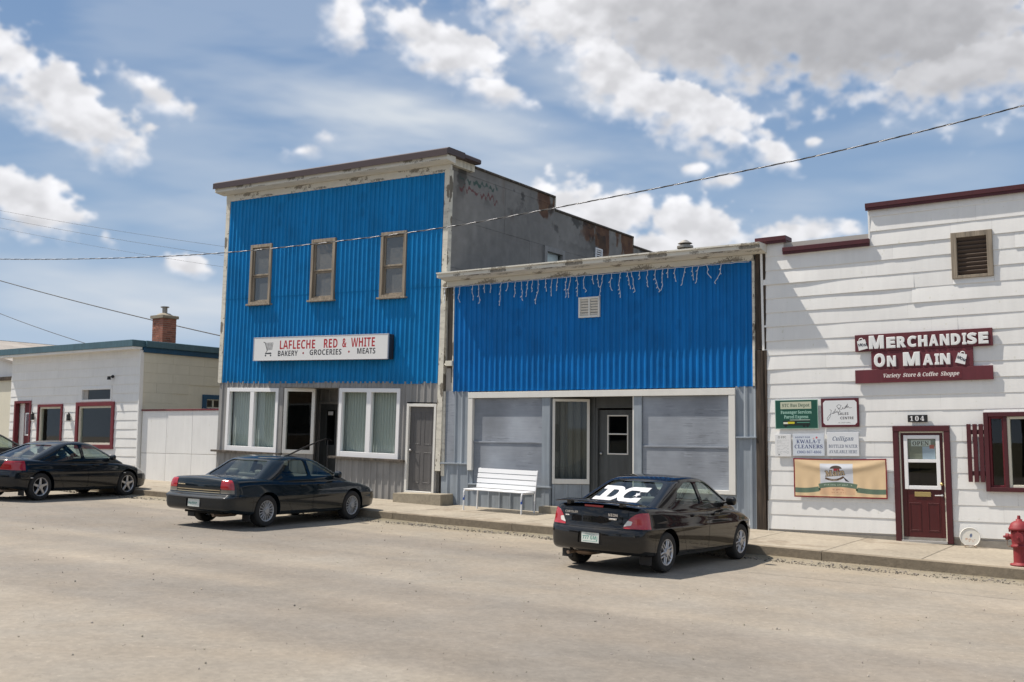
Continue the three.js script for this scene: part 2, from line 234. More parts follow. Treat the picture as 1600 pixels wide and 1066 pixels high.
const M = {
  blueTall: new THREE.MeshPhysicalMaterial({ specularIntensity: 0.35, color: lin(0.004, 0.235, 0.57), map: T.chalk, roughness: 0.5, bumpMap: T.soft, bumpScale: 0.004 }),
  blueLow: new THREE.MeshPhysicalMaterial({ specularIntensity: 0.35, color: lin(0.003, 0.178, 0.53), map: T.chalk, roughness: 0.5, bumpMap: T.soft, bumpScale: 0.004 }),
  greyMetal: std({ color: lin(0.31, 0.305, 0.295), map: T.chalk, roughness: 0.55, bumpMap: T.soft, bumpScale: 0.004 }),
  blueGrey: std({ color: lin(0.31, 0.355, 0.40), map: T.chalk, roughness: 0.6, bumpMap: T.soft, bumpScale: 0.004 }),
  ply: std({ color: lin(0.59, 0.605, 0.62), map: T.ply, roughness: 0.85, bumpMap: T.plyBump, bumpScale: 0.0014 }),
  peel: std({ color: lin(0.80, 0.79, 0.74), map: T.peel, roughness: 0.8, bumpMap: T.peel, bumpScale: 0.002 }),
  peelV: std({ color: lin(0.80, 0.79, 0.75), map: T.peelV, roughness: 0.8, bumpMap: T.peelV, bumpScale: 0.002 }),
  worn: std({ color: lin(0.78, 0.77, 0.735), map: T.paintWorn, roughness: 0.75, bumpMap: T.paintWorn, bumpScale: 0.0015 }),
  trim: std({ color: lin(0.78, 0.77, 0.74), map: T.siding, roughness: 0.55 }),
  vinyl: std({ color: lin(0.80, 0.80, 0.80), roughness: 0.35 }),
  white: std({ color: lin(0.87, 0.87, 0.868), map: T.siding, roughness: 0.55, bumpMap: T.fine, bumpScale: 0.0006 }),
  wood: std({ color: lin(0.62, 0.60, 0.57), map: T.wood, roughness: 0.9, bumpMap: T.woodBump, bumpScale: 0.004 }),
  brownWood: std({ color: lin(0.36, 0.30, 0.25), map: T.wood, roughness: 0.9, bumpMap: T.woodBump, bumpScale: 0.005 }),
  oldFrame: std({ color: lin(0.66, 0.60, 0.52), map: T.woodLight, roughness: 0.9, bumpMap: T.woodBump, bumpScale: 0.003 }),
  side: std({ color: lin(0.42, 0.42, 0.42), map: T.side, roughness: 0.75, bumpMap: T.sideBump, bumpScale: 0.006 }),
  cap: std({ color: lin(0.055, 0.035, 0.035), roughness: 0.5, bumpMap: T.soft, bumpScale: 0.004 }),
  maroon: std({ color: lin(0.080, 0.008, 0.013), map: T.chalk, roughness: 0.5 }),
  maroonDoor: std({ color: lin(0.085, 0.007, 0.008), map: T.chalk, roughness: 0.4 }),
  red: std({ color: lin(0.17, 0.011, 0.02), map: T.chalk, roughness: 0.5 }),
  cream: std({ color: lin(0.74, 0.71, 0.60), map: T.siding, roughness: 0.85, bumpMap: T.fine, bumpScale: 0.002 }),
  teal: std({ color: lin(0.075, 0.16, 0.20), map: T.chalk, roughness: 0.55 }),
  tealBlue: std({ color: lin(0.006, 0.075, 0.16), map: T.chalk, roughness: 0.55 }),
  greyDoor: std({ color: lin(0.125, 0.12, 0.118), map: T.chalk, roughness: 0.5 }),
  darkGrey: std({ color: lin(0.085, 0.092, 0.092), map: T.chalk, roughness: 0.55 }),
  concrete: std({ color: lin(0.44, 0.415, 0.36), map: T.concrete, roughness: 0.9, bumpMap: T.fine, bumpScale: 0.0015 }),
  roof: std({ color: lin(0.10, 0.095, 0.09), map: T.concrete, roughness: 0.95 }),
  plaster: std({ color: lin(0.40, 0.38, 0.35), roughness: 0.9 }),
  dark: std({ color: lin(0.02, 0.02, 0.02), roughness: 0.8 }),
  black: std({ color: lin(0.012, 0.012, 0.013), roughness: 0.45 }),
  blind: std({ color: lin(0.52, 0.54, 0.51), roughness: 0.8 }),
  curtain: std({ color: lin(0.16, 0.15, 0.14), roughness: 0.95 }),
  steel: std({ color: lin(0.55, 0.55, 0.55), roughness: 0.35, metalness: 0.9 }),
  galv: std({ color: lin(0.50, 0.51, 0.52), roughness: 0.5, metalness: 0.6, map: T.concrete }),
  brass: std({ color: lin(0.55, 0.42, 0.18), roughness: 0.35, metalness: 0.8 }),
  glass: new THREE.MeshPhysicalMaterial({ color: lin(0.80, 0.86, 0.84), transmission: 1, thickness: 0, roughness: 0.0, ior: 1.52 }),
  oldGlass: new THREE.MeshPhysicalMaterial({ color: lin(0.55, 0.58, 0.58), transmission: 0.82, thickness: 0, roughness: 0.03, ior: 1.7, bumpMap: T.soft, bumpScale: 0.003 }),
};
const FONT = {}; for (const [k, f] of [['bold', 'sans_bold'], ['serif', 'serif_bold']]) FONT[k] = await new FontLoader().loadAsync(`fonts/droid/droid_${f}.typeface.json`);
function canvasTex(w, h, draw) { const c = document.createElement('canvas'); c.width = w; c.height = h; draw(c.getContext('2d'), w, h); const t = new THREE.CanvasTexture(c); t.colorSpace = THREE.SRGBColorSpace; return t; }
// a line of print too small to read
function smallPrint(c, x, y, w, h, col, seed = 1) { const r = rng(seed); c.fillStyle = col; for (let p = x; p < x + w;) { const k = h * (0.35 + 0.45 * r()); if (r() < 0.85) { c.fillRect(p, y - h * (0.7 + 0.3 * r()), k * 0.35, h * 0.8); if (r() < 0.6) c.fillRect(p, y - h * (0.2 + 0.5 * r()), k, h * 0.22); } p += k + h * 0.16; } }
// a flat printed face at z, uv 0..1
function face(x0, x1, y0, y1, z) { const g = new THREE.PlaneGeometry(x1 - x0, y1 - y0); g.translate((x0 + x1) / 2, (y0 + y1) / 2, z); return g; }

// ---------------------------------------------------------------- lie of the land
const walkY = (x, z) => 0.27 - 0.033 * (x + 4.95) - 0.01 * z;                                                  // the sidewalk falls along the street
const roadY = (x, z) => { const xs = clamp(x, -70, 60); return 0.12 - 0.034 * (xs + 6.4) + 0.01 * (Math.min(z, 60) - 2.65) + 0.17 * smooth(7, 20, z) - 0.17 * smooth(20, 33, z); };
const KERB = 2.65;
console.log('util done');

// ---------------------------------------------------------------- ground, road, sidewalk, gravel
function sheet(x0, x1, z0, z1, nx, nz, yf, cf) {
  const g = new THREE.PlaneGeometry(1, 1, nx, nz), p = g.attributes.position, uv = g.attributes.uv, col = cf ? new Float32Array(p.count * 3) : null, c = [1, 1, 1];
  for (let i = 0; i < p.count; i++) { const x = mix(x0, x1, p.getX(i) + 0.5), z = mix(z1, z0, p.getY(i) + 0.5); p.setXYZ(i, x, yf(x, z), z); uv.setXY(i, x, z); if (cf) { cf(x, z, c); col.set(c, i * 3); } }
  if (cf) g.setAttribute('color', new THREE.BufferAttribute(col, 3)); g.computeVertexNormals(); return g;
}
{
  const field = std({ color: lin(0.17, 0.16, 0.10), map: T.concrete, roughness: 1 });
  structure('ground', sheet(-2000, 2000, -2000, 2000, 160, 160, (x, z) => roadY(x, clamp(z, -40, 60)) - 0.22), field);
  const road = std({ color: lin(0.38, 0.361, 0.328), map: T.road, roughness: 0.95, bumpMap: T.roadBump, bumpScale: 0.003, vertexColors: true });
  structure('road', sheet(-110, 50, 2.3, 34, 560, 112, (x, z) => roadY(x, z) + 0.012 * (fbm(x * 0.35 + 50, z * 0.5 + 50, 3, 3) - 0.5) + 0.03 * smooth(0.55, 0, z - 2.65) * (0.5 + fbm(x * 1.3 + 90, z * 2, 3, 6)), (x, z, c) => {
    // sand swept to the gutter, greyer oiled wheel tracks along the street, patches of loose grit
    const track = smooth(0.50, 0.68, fbm(x * 0.045 + 80, z * 0.55 + 9, 4, 2)), patch = fbm(x * 0.22 + 30, z * 0.45 + 60, 5, 11), sand = smooth(5.6, 3.0, z + 2.2 * (patch - 0.5)), streak = fbm(x * 0.12 + 10, z * 2.6 + 14, 4, 23);
    let k = 1.0 + 0.24 * (patch - 0.5) + 0.14 * (streak - 0.5) - 0.19 * track + 0.05 * sand;
    const dirt = smooth(0.62, 0.30, (z - 2.65) + 0.5 * (fbm(x * 1.7 + 5, z * 3 + 7, 4, 31) - 0.5)) * (0.45 + 0.55 * smooth(0.35, 0.6, fbm(x * 0.9 + 11, z * 2, 3, 37))); k *= 1 - 0.34 * dirt;
    c[0] = k * (1 + 0.03 * sand); c[1] = k * (1 + 0.004 * sand + 0.006 * track); c[2] = k * (1 - 0.07 * sand + 0.035 * track - 0.10 * dirt);
  }), road);
  // sidewalk: slabs with open joints, and kerb stones
  const walk = new THREE.Group(); walk.name = 'sidewalk'; walk.userData = { kind: 'structure' }; scene.add(walk);
  const kerbM = std({ color: lin(0.31, 0.28, 0.235), map: T.concrete, roughness: 0.95, bumpMap: T.fine, bumpScale: 0.004 });
  const slabM = [0.42, 0.45, 0.435].map((k) => std({ color: lin(k, k * 0.945, k * 0.85), map: T.concrete, roughness: 0.92, bumpMap: T.fine, bumpScale: 0.0015 }));
  const lay = (g) => { const p = g.attributes.position; for (let i = 0; i < p.count; i++) p.setY(i, p.getY(i) + walkY(p.getX(i), p.getZ(i))); g.computeVertexNormals(); return g; };
  for (let x = -42, k = 0; x < 5; x += 1.52, k++) {
    part(walk, 'paving_slab', lay(box(x, x + 1.51, -0.25, 0, -1.2, 2.46, 0.008)), slabM[(k * 7) % 3]);
    if (k % 2 === 0) part(walk, 'kerb_stone', lay(box(x, x + 3.034, -0.4, 0.004, 2.465, KERB, 0.014)), kerbM);
  }
  // loose stones: thick along the gutter, thin over the road
  const r = rng(99), stone = new THREE.IcosahedronGeometry(1, 0); { const p = stone.attributes.position; for (let i = 0; i < p.count; i++) { const q = 0.75 + 0.5 * HV[(Math.round(p.getX(i) * 9) * 31 + Math.round(p.getY(i) * 9) * 17 + Math.round(p.getZ(i) * 9) * 7) & 255]; p.setXYZ(i, p.getX(i) * q, p.getY(i) * q, p.getZ(i) * q); } stone.computeVertexNormals(); }
  const scatter = (name, n, spot, size) => {
    const m = new THREE.InstancedMesh(stone, std({ color: lin(1, 1, 1), roughness: 0.95 }), n); m.name = name; m.userData = { kind: 'stuff', label: name === 'gutter_gravel' ? 'loose gravel and grit washed along the kerb' : 'scattered pebbles lying on the dusty road', category: 'gravel' };
    const q = new THREE.Object3D(), c = new THREE.Color();
    for (let i = 0; i < n; i++) { const [x, z] = spot(), s = size(); q.position.set(x, roadY(x, z) + s * 0.25 + 0.004, z); q.rotation.set(r() * 6, r() * 6, r() * 6); q.scale.set(s * (0.8 + r() * 0.7), s * (0.5 + r() * 0.4), s * (0.8 + r() * 0.5)); q.updateMatrix(); m.setMatrixAt(i, q.matrix); const k = name === 'gutter_gravel' ? 0.07 + 0.22 * r() : 0.28 + 0.14 * r(); c.setRGB(k, k * (0.85 + 0.07 * r()), k * (0.66 + 0.14 * r())); m.setColorAt(i, c); }
    scene.add(m);
  };
  scatter('gutter_gravel', 15000, () => { const x = -30 + 32 * r(); const w = 0.35 + 0.5 * fbm(x * 0.7 + 40, 3, 3, 3); return [x, KERB + 0.02 + w * Math.pow(r(), 1.6)]; }, () => 0.006 + 0.017 * Math.pow(r(), 4));
  scatter('road_gravel', 2000, () => { const x = -26 + 27 * r(); return [x, KERB + 0.3 + 13.5 * Math.pow(r(), 1.25)]; }, () => 0.004 + 0.008 * Math.pow(r(), 4));
}
console.log('ground done');

// ---------------------------------------------------------------- building parts
const rib = (pitch, w, h) => (x) => { let t = x / pitch; t -= Math.floor(t); const a = smooth(0, 0.22 * w, t), b = 1 - smooth(w - 0.22 * w, w, t); return h * Math.min(a, b); };
const RIB_A = rib(0.148, 0.52, 0.027), RIB_B = rib(0.205, 0.30, 0.022), RIB_C = rib(0.30, 0.22, 0.024);
function along(geo, ax, az, bx, bz) { const th = Math.atan2(-(bz - az), bx - ax); geo.rotateY(th); geo.translate(ax, 0, az); return geo; }
// a window of the old kind: frame, two sashes, panes
function sashWindow(b, x0, x1, y0, y1, frameM, sashM, glassM, z = 0, label) {
  const w = part(b, 'window', frame(x0, x1, y0, y1, z - 0.06, z + 0.055, 0.085, 0.06), frameM, label), ym = mix(y0, y1, 0.485);
  part(w, 'sill', box(x0 - 0.05, x1 + 0.05, y0 - 0.045, y0 - 0.002, z - 0.02, z + 0.10), frameM);
  part(w, 'sash', frame(x0 + 0.088, x1 - 0.088, ym - 0.02, y1 - 0.088, z - 0.03, z + 0.012, 0.045), sashM);
  part(w, 'sash', frame(x0 + 0.088, x1 - 0.088, y0 + 0.063, ym - 0.024, z - 0.05, z - 0.012, 0.045), sashM);
  part(w, 'pane', face(x0 + 0.12, x1 - 0.12, ym + 0.01, y1 - 0.12, z - 0.012), glassM);
  part(w, 'pane', face(x0 + 0.12, x1 - 0.12, y0 + 0.09, ym - 0.05, z - 0.034), glassM);
  return w;
}
function shellOf(b, x0, x1, y0, y1, zb, mat, roofY, right = true) {     // the walls behind a street front, so that rooms are dark
  part(b, 'back_wall', pbox(x0, x1, y0, y1, zb - 0.2, zb), mat);
  part(b, 'left_wall', pbox(x0 + 0.01, x0 + 0.15, y0, y1, zb, -0.03), mat);
  if (right) part(b, 'right_wall', pbox(x1 - 0.15, x1 - 0.01, y0, y1, zb, -0.03), mat);
  part(b, 'roof', pbox(x0 + 0.16, x1 - 0.16, roofY - 0.15, roofY, zb, -0.12), M.roof);
  part(b, 'floor', pbox(x0 + 0.16, x1 - 0.16, y0 + 0.1, y0 + 0.35, zb, -1.3), M.roof);
}

// ================================================================ the tall blue store
const tall = thing('two_storey_store', 'tall two-storey false-front store clad in bright blue ribbed metal with brown cap', 'building', -23.1, 3.76, 0); tall.rotation.z = -0.034;
{
  const b = tall, wins = [[0.97, 1.80, 2.12, 3.76], [3.29, 4.14, 2.13, 3.74], [5.70, 6.53, 2.10, 3.74]];
  // blue sheets: six ribs wide, two rows, the upper lapping over the lower
  for (let k = 0; k < 9; k++) { const x0 = k * 0.888, x1 = Math.min(7.63, x0 + 0.888 + 0.012), bow = (s) => (x, y) => s * 0.016 * Math.sin(clamp((y - 2.3) / 2.7) * Math.PI) * (0.3 + fbm(x * 1.5 + k, y * 0.8 + 5, 2, 5)) + 0.010 * smooth(2.75, 2.3, y) * smooth(2.0, 2.3, y) * fbm(x * 3 + 9, k, 2, 7);
    if (x0 > 7.6) break;
    part(b, 'metal_sheet', ribSheet(x0, x1, 2.30, 5.10, RIB_A, 0.148 / 14, wins, 0.006 + 0.0015 * (k % 2), bow(1)), M.blueTall);
    part(b, 'metal_sheet', ribSheet(x0, x1, -0.03 - 0.03 * HV[k + 9], 2.36, RIB_A, 0.148 / 14, wins, 0.0015 * (k % 2), (x, y) => 0.006 * (fbm(x * 1.2 + k * 3, y * 1.1 + 8, 3, 9) - 0.5)), M.blueTall);
  }
  wins.forEach((w, i) => sashWindow(b, ...w, M.oldFrame, M.oldFrame, M.oldGlass, 0.03, ['weathered wooden window nearest the left edge', 'middle weathered wooden window', 'weathered wooden window nearest the right corner'][i]));
  // white boards at the corners, cornice and its brown metal cap
  part(b, 'corner_board', box(7.635, 7.79, -2.12, 5.14, -0.10, 0.05), M.peelV, 'peeling white corner board');
  part(b, 'corner_board', box(-0.16, -0.005, -0.05, 5.14, -0.10, 0.035), M.peelV);
  part(b, 'frieze', box(-0.16, 7.79, 5.085, 5.27, -0.05, 0.045), M.worn);
  part(b, 'cornice', moulding([[0.0, 5.272], [0.05, 5.272], [0.30, 5.30], [0.35, 5.31], [0.35, 5.44], [0.0, 5.44]], -0.30, 7.92), M.worn, 'flaking white wooden cornice');
  part(b, 'cornice_cap', moulding([[-0.32, 5.445], [0.39, 5.445], [0.395, 5.40], [0.41, 5.40], [0.41, 5.555], [0.33, 5.60], [-0.32, 5.60]], -0.33, 7.96), M.cap, 'dark brown metal cap');
  part(b, 'cornice_cap', box(7.62, 7.96, 5.46, 5.59, -1.0, -0.325, 0.03), M.cap);
  part(b, 'cornice', pbox(7.64, 7.80, 5.28, 5.455, -0.95, -0.01), M.peel);
  // the stepped side wall, old grey pressed metal, rusting under its coping
  const TW = 1024, TH = 1024, d = new Uint8Array(TW * TH * 4);
  for (let j = 0; j < TH; j++) for (let i = 0; i < TW; i++) {
    const z = -16 * i / TW, v = -3 + 9 * j / TH, top = z > -4.97 ? 5.42 : z > -9.76 ? 5.06 : 4.78, dd = top - v;
    let k = 0.66 + 0.14 * (fbm(z * 0.7 + 40, v * 0.7 + 10, 5, 3) - 0.5) + 0.07 * (fbm(z * 5 + 40, v * 0.5 + 10, 4, 5) - 0.5) + 0.10 * (fbm(z * 6 + 4, v * 6 + 1, 4, 25) - 0.5), r = k, g = k * 0.985, bl = k * 0.96;
    const sp = fbm(z * 2.3 + 60, v * 1.4 + 20, 5, 8), where = Math.max(smooth(-2.2, -2.6, z) * smooth(-5.1, -4.9, z) * (0.25 + 0.75 * smooth(-2.4, -4.9, z)), smooth(-6.0, -7.0, z) * smooth(-9.9, -9.7, z));
    const rust = clamp(smooth(0.52, 0.62, sp + 0.22 * smooth(1.0, 0.1, dd) * where - 0.10 * smooth(0.5, 1.1, dd)) * where * smooth(1.15, 0.65, dd));
    const rc = fbm(z * 6 + 9, v * 6 + 9, 3, 12); r = mix(r, mix(0.36, 0.62, rc), rust); g = mix(g, mix(0.22, 0.45, rc), rust); bl = mix(bl, mix(0.16, 0.30, rc), rust);
    const dark = smooth(0.56, 0.66, fbm(z * 1.8 + 12, v * 2.4 + 33, 5, 19)) * smooth(1.1, 0.2, dd) * 0.4; r *= 1 - dark; g *= 1 - dark; bl *= 1 - dark;
    // ghost of painted lettering, a green line over a red one
    const s = -z - 0.45, on = smooth(0.0, 0.1, s) * smooth(1.75, 1.6, s), wv = 0.30 * (fbm(s * 7 + 2, 4, 2, 9) - 0.5) + 0.03 * Math.sin(s * 31), wear = smooth(0.36, 0.5, fbm(z * 9 + 3, v * 9 + 3, 3, 4));
    const gl = on * wear * smooth(0.065, 0.03, Math.abs(dd - 0.36 - wv * 0.8)), rl = on * wear * smooth(0.06, 0.025, Math.abs(dd - 0.62 + wv)); g = mix(g, 0.36, gl * 0.7); r = mix(r, 0.20, gl * 0.7); bl = mix(bl, 0.32, gl * 0.7); r = mix(r, 0.50, rl * 0.7); g = mix(g, 0.24, rl * 0.7); bl = mix(bl, 0.24, rl * 0.7);
    const q = (j * TW + i) * 4; d[q] = clamp(r) * 255; d[q + 1] = clamp(g) * 255; d[q + 2] = clamp(bl) * 255; d[q + 3] = 255;
  }
  const st = new THREE.DataTexture(d, TW, TH); st.colorSpace = THREE.SRGBColorSpace; st.magFilter = THREE.LinearFilter; st.needsUpdate = true;
  const sideM = std({ color: lin(0.55, 0.55, 0.545), map: st, roughness: 0.75, bumpMap: T.sideBump, bumpScale: 0.006 });
  const tops = [[-0.06, -4.97, 5.42], [-4.97, -9.76, 5.06], [-9.76, -16, 4.78]];
  const hole = [-5.5, -4.42, 3.2, 3.98];                                       // z0, z1, v0, v1
  const wallGeo = (z0, z1, v0, v1) => { const g = pbox(7.56, 7.68, v0, v1, z1, z0), p = g.attributes.position, uv = g.attributes.uv; for (let i = 0; i < p.count; i++) uv.setXY(i, -p.getZ(i) / 16, (p.getY(i) + 3) / 9); return g; };
  // sheets of the side wall, laid in staggered courses with a lapped joint between them
  const rows = [-3.2, -2.0, -0.8, 0.4, 1.6, 2.8, 4.0, 5.2, 6.4];
  tops.forEach(([za, zb, tv]) => { for (let q = 0; q < rows.length - 1; q++) { const v0 = rows[q], v1 = Math.min(rows[q + 1] - 0.006, tv); if (v1 - v0 < 0.05) continue; let z = za, k = 0; while (z > zb + 0.01) { let ze = Math.max(zb, z - (k === 0 && q % 2 ? 1.22 : 2.44)); if (ze - zb < 0.3) ze = zb; const off = 0.004 * ((k + q) % 2);
    const pieces = (v1 > hole[2] && v0 < hole[3] && ze < hole[1] && z > hole[0]) ? [[z, Math.max(hole[1], ze), v0, v1], [Math.min(z, hole[0]), ze, v0, v1], [Math.min(z, hole[1]), Math.max(ze, hole[0]), v0, Math.min(v1, hole[2])], [Math.min(z, hole[1]), Math.max(ze, hole[0]), Math.max(v0, hole[3]), v1]] : [[z, ze, v0, v1]];
    for (const [a, c, e, f] of pieces) if (a - c > 0.03 && f - e > 0.03) { const g = wallGeo(a - 0.003, c, e, f); g.translate(off, 0, 0); part(b, 'side_wall_sheet', g, sideM); } z = ze; k++; } }
    part(b, 'coping', box(7.50, 7.72, tv, tv + 0.06, zb, za - (za > -1 ? 0.96 : 0), 0.01), M.wood); });
  part(b, 'side_wall_end', pbox(7.57, 7.69, 5.06, 5.44, -5.02, -4.965), M.peel); part(b, 'side_wall_end', pbox(7.57, 7.69, 4.78, 5.08, -9.81, -9.755), M.peel);
  const sw = part(b, 'side_window', along(frame(0, 1.08, 3.2, 3.98, -0.05, 0.07, 0.13), 7.68, -4.42, 7.68, -5.5), M.greyMetal); part(sw, 'pane', along(face(0.12, 0.96, 3.3, 3.86, -0.02), 7.68, -4.42, 7.68, -5.5), M.glass); part(sw, 'blind', along(face(0.10, 0.98, 3.25, 3.9, -0.10), 7.68, -4.42, 7.68, -5.5), M.vinyl);
  const vent = part(b, 'wall_vent', along(frame(0, 0.42, 3.95, 4.38, 0, 0.04, 0.05), 7.69, -7.3, 7.69, -7.72), M.vinyl); for (let k = 0; k < 5; k++) part(vent, 'slat', along(box(0.05, 0.37, 4.01 + k * 0.066, 4.045 + k * 0.066, 0.005, 0.03), 7.69, -7.3, 7.69, -7.72), M.vinyl);
  part(b, 'left_wall', pbox(-0.12, 0.02, -3.2, 5.4, -16, -0.06), M.side); part(b, 'back_wall', pbox(-0.12, 7.55, -3.2, 4.78, -16.2, -16), M.side);
  part(b, 'parapet_back', pbox(0.03, 7.55, 4.2, 5.42, -0.30, -0.06), M.plaster);
  part(b, 'roof', pbox(0.03, 7.55, 4.4, 4.55, -16, -0.31), M.roof); part(b, 'ceiling', pbox(0.03, 7.55, 0.02, 0.25, -16, -0.03), M.plaster); part(b, 'floor', pbox(0.03, 7.55, -3.2, -2.72, -16, -1.25), M.roof);
  // grey ground floor
  const panel = (x0, x1, y0, y1, pr = RIB_B, h = []) => part(b, 'grey_panel', ribSheet(x0, x1, y0, y1, pr, 0.205 / 16, h, 0), M.greyMetal);
  panel(-0.1, 2.42, -0.18, 0.0); panel(2.42, 4.40, -0.16, 0.0); panel(4.40, 6.68, -0.17, 0.0); panel(6.68, 7.63, -0.50, 0.0);
  panel(-0.1, 0.235, -1.9, -0.18); panel(6.47, 6.68, -1.9, -0.17);
  panel(-0.1, 2.42, -3.2, -1.955); panel(4.40, 6.68, -3.2, -1.955);
  panel(7.61, 7.63, -3.2, -0.5); part(b, 'grey_panel', pbox(6.685, 7.60, -3.2, -2.70, -0.1, 0.0), M.greyMetal);
  for (const [x0, x1] of [[2.255, 2.42], [4.40, 4.445]]) part(b, 'post', box(x0, x1, -3.2, -0.165, -0.12, 0.012), M.greyMetal);
  for (const [x0, x1] of [[-0.22, 2.44], [4.22, 6.70]]) part(b, 'window_sill', box(x0, x1, -1.955, -1.90, -0.05, 0.12, 0.008), M.wood);
  const shop = (x0, x1, y0, y1, lab) => { const w = part(b, 'shop_window', merge([frame(x0, x1, y0, y1, -0.10, 0.03, 0.10, 0.13), box((x0 + x1) / 2 - 0.075, (x0 + x1) / 2 + 0.075, y0 + 0.13, y1 - 0.10, -0.1, 0.026)]), M.vinyl, lab), m = (x0 + x1) / 2;
    for (const [a, c] of [[x0 + 0.10, m - 0.075], [m + 0.075, x1 - 0.10]]) { part(w, 'pane', face(a, c, y0 + 0.13, y1 - 0.1, -0.05), M.glass); part(w, 'vertical_blind', ribSheet(a - 0.06, c + 0.06, y0 + 0.10, y1 - 0.06, (x) => { const t = x / 0.092; return 0.028 * (t - Math.floor(t)) + 0.004 * Math.sin(x * 5); }, 0.0115, [], -0.2), M.blind); } return w; };
  shop(0.24, 2.25, -1.90, -0.18, 'white double shop window with closed vertical blinds on the left'); shop(4.45, 6.46, -1.90, -0.17, 'white double shop window with vertical blinds beside the entrance');
  // recessed entrance: glazed return on the left, door at the back
  const ax = 2.44, az = -0.03, bx = 3.25, bz = -0.36, RL = Math.hypot(bx - ax, bz - az);
  const rw = part(b, 'entrance_window', along(frame(0.0, RL, -1.9, -0.17, -0.05, 0.04, 0.09, 0.1), ax, az, bx, bz), M.trim, 'splayed glass window of the recessed entrance'); part(rw, 'pane', along(face(0.08, RL - 0.08, -1.81, -0.25, 0.0), ax, az, bx, bz), M.glass);
  part(b, 'grey_panel', along(ribSheet(0, RL, -3.2, -1.9, RIB_B, 0.205 / 16), ax, az, bx, bz), M.greyMetal); part(b, 'entrance_wall', along(pbox(0, 0.95, -3.2, -0.1, -0.06, 0.0), bx, bz, 2.66, -1.1), M.greyMetal); part(b, 'entrance_ceiling', pbox(2.2, 4.42, -0.16, -0.06, -1.2, -0.01), M.greyMetal);
  part(b, 'entrance_floor', pbox(2.43, 4.4, -3.2, -2.74, -1.2, 0.0), M.concrete);
  part(b, 'grey_panel', ribSheet(2.55, 4.42, -3.2, -0.1, RIB_C, 0.30 / 16, [[2.70, 3.66, -2.8, -0.50]], -1.1), M.greyMetal);
  part(b, 'grey_panel', along(ribSheet(0, 1.12, -3.2, -0.1, RIB_B, 0.205 / 16), 4.30, -1.1, 4.42, -0.02), M.greyMetal);
  const dr = part(b, 'door', merge([box(2.76, 2.98, -2.72, -0.56, -1.13, -1.08), box(3.30, 3.60, -2.72, -0.56, -1.13, -1.08), box(2.98, 3.30, -2.72, -1.66, -1.13, -1.08), box(2.98, 3.30, -0.72, -0.56, -1.13, -1.08)]), M.darkGrey, 'dark grey entrance door with a narrow glass'); part(dr, 'pane', face(2.97, 3.31, -1.67, -0.71, -1.11), M.glass); part(dr, 'door_frame', merge([box(2.69, 2.76, -2.74, -0.56, -1.15, -1.05), box(3.60, 3.67, -2.74, -0.56, -1.15, -1.05), box(2.69, 3.67, -0.56, -0.49, -1.15, -1.05)]), M.greyMetal);
  part(dr, 'notice', face(3.02, 3.20, -0.86, -0.76, -1.102), M.vinyl);
  // the plain side door
  const d2 = part(b, 'door', box(6.765, 7.535, -2.63, -0.605, -0.075, -0.035), M.greyDoor, 'scuffed dark grey panelled steel door in a white frame');
  part(d2, 'door_frame', merge([box(6.695, 6.765, -2.68, -0.535, -0.09, 0.035), box(7.535, 7.60, -2.68, -0.535, -0.09, 0.035), box(6.765, 7.535, -0.605, -0.535, -0.09, 0.033), box(6.765, 7.535, -2.68, -2.632, -0.09, 0.05)]), M.trim);
  for (const [a, c, e, f] of [[6.86, 7.10, -1.52, -0.74], [7.20, 7.44, -1.52, -0.74], [6.86, 7.10, -2.44, -1.70], [7.20, 7.44, -2.44, -1.70]]) part(d2, 'door_panel', frame(a, c, e, f, -0.036, -0.029, 0.022), M.greyDoor);
  const kn = new THREE.SphereGeometry(0.03, 14, 10); kn.translate(6.84, -1.66, 0.02); part(d2, 'knob', kn, M.steel);
}
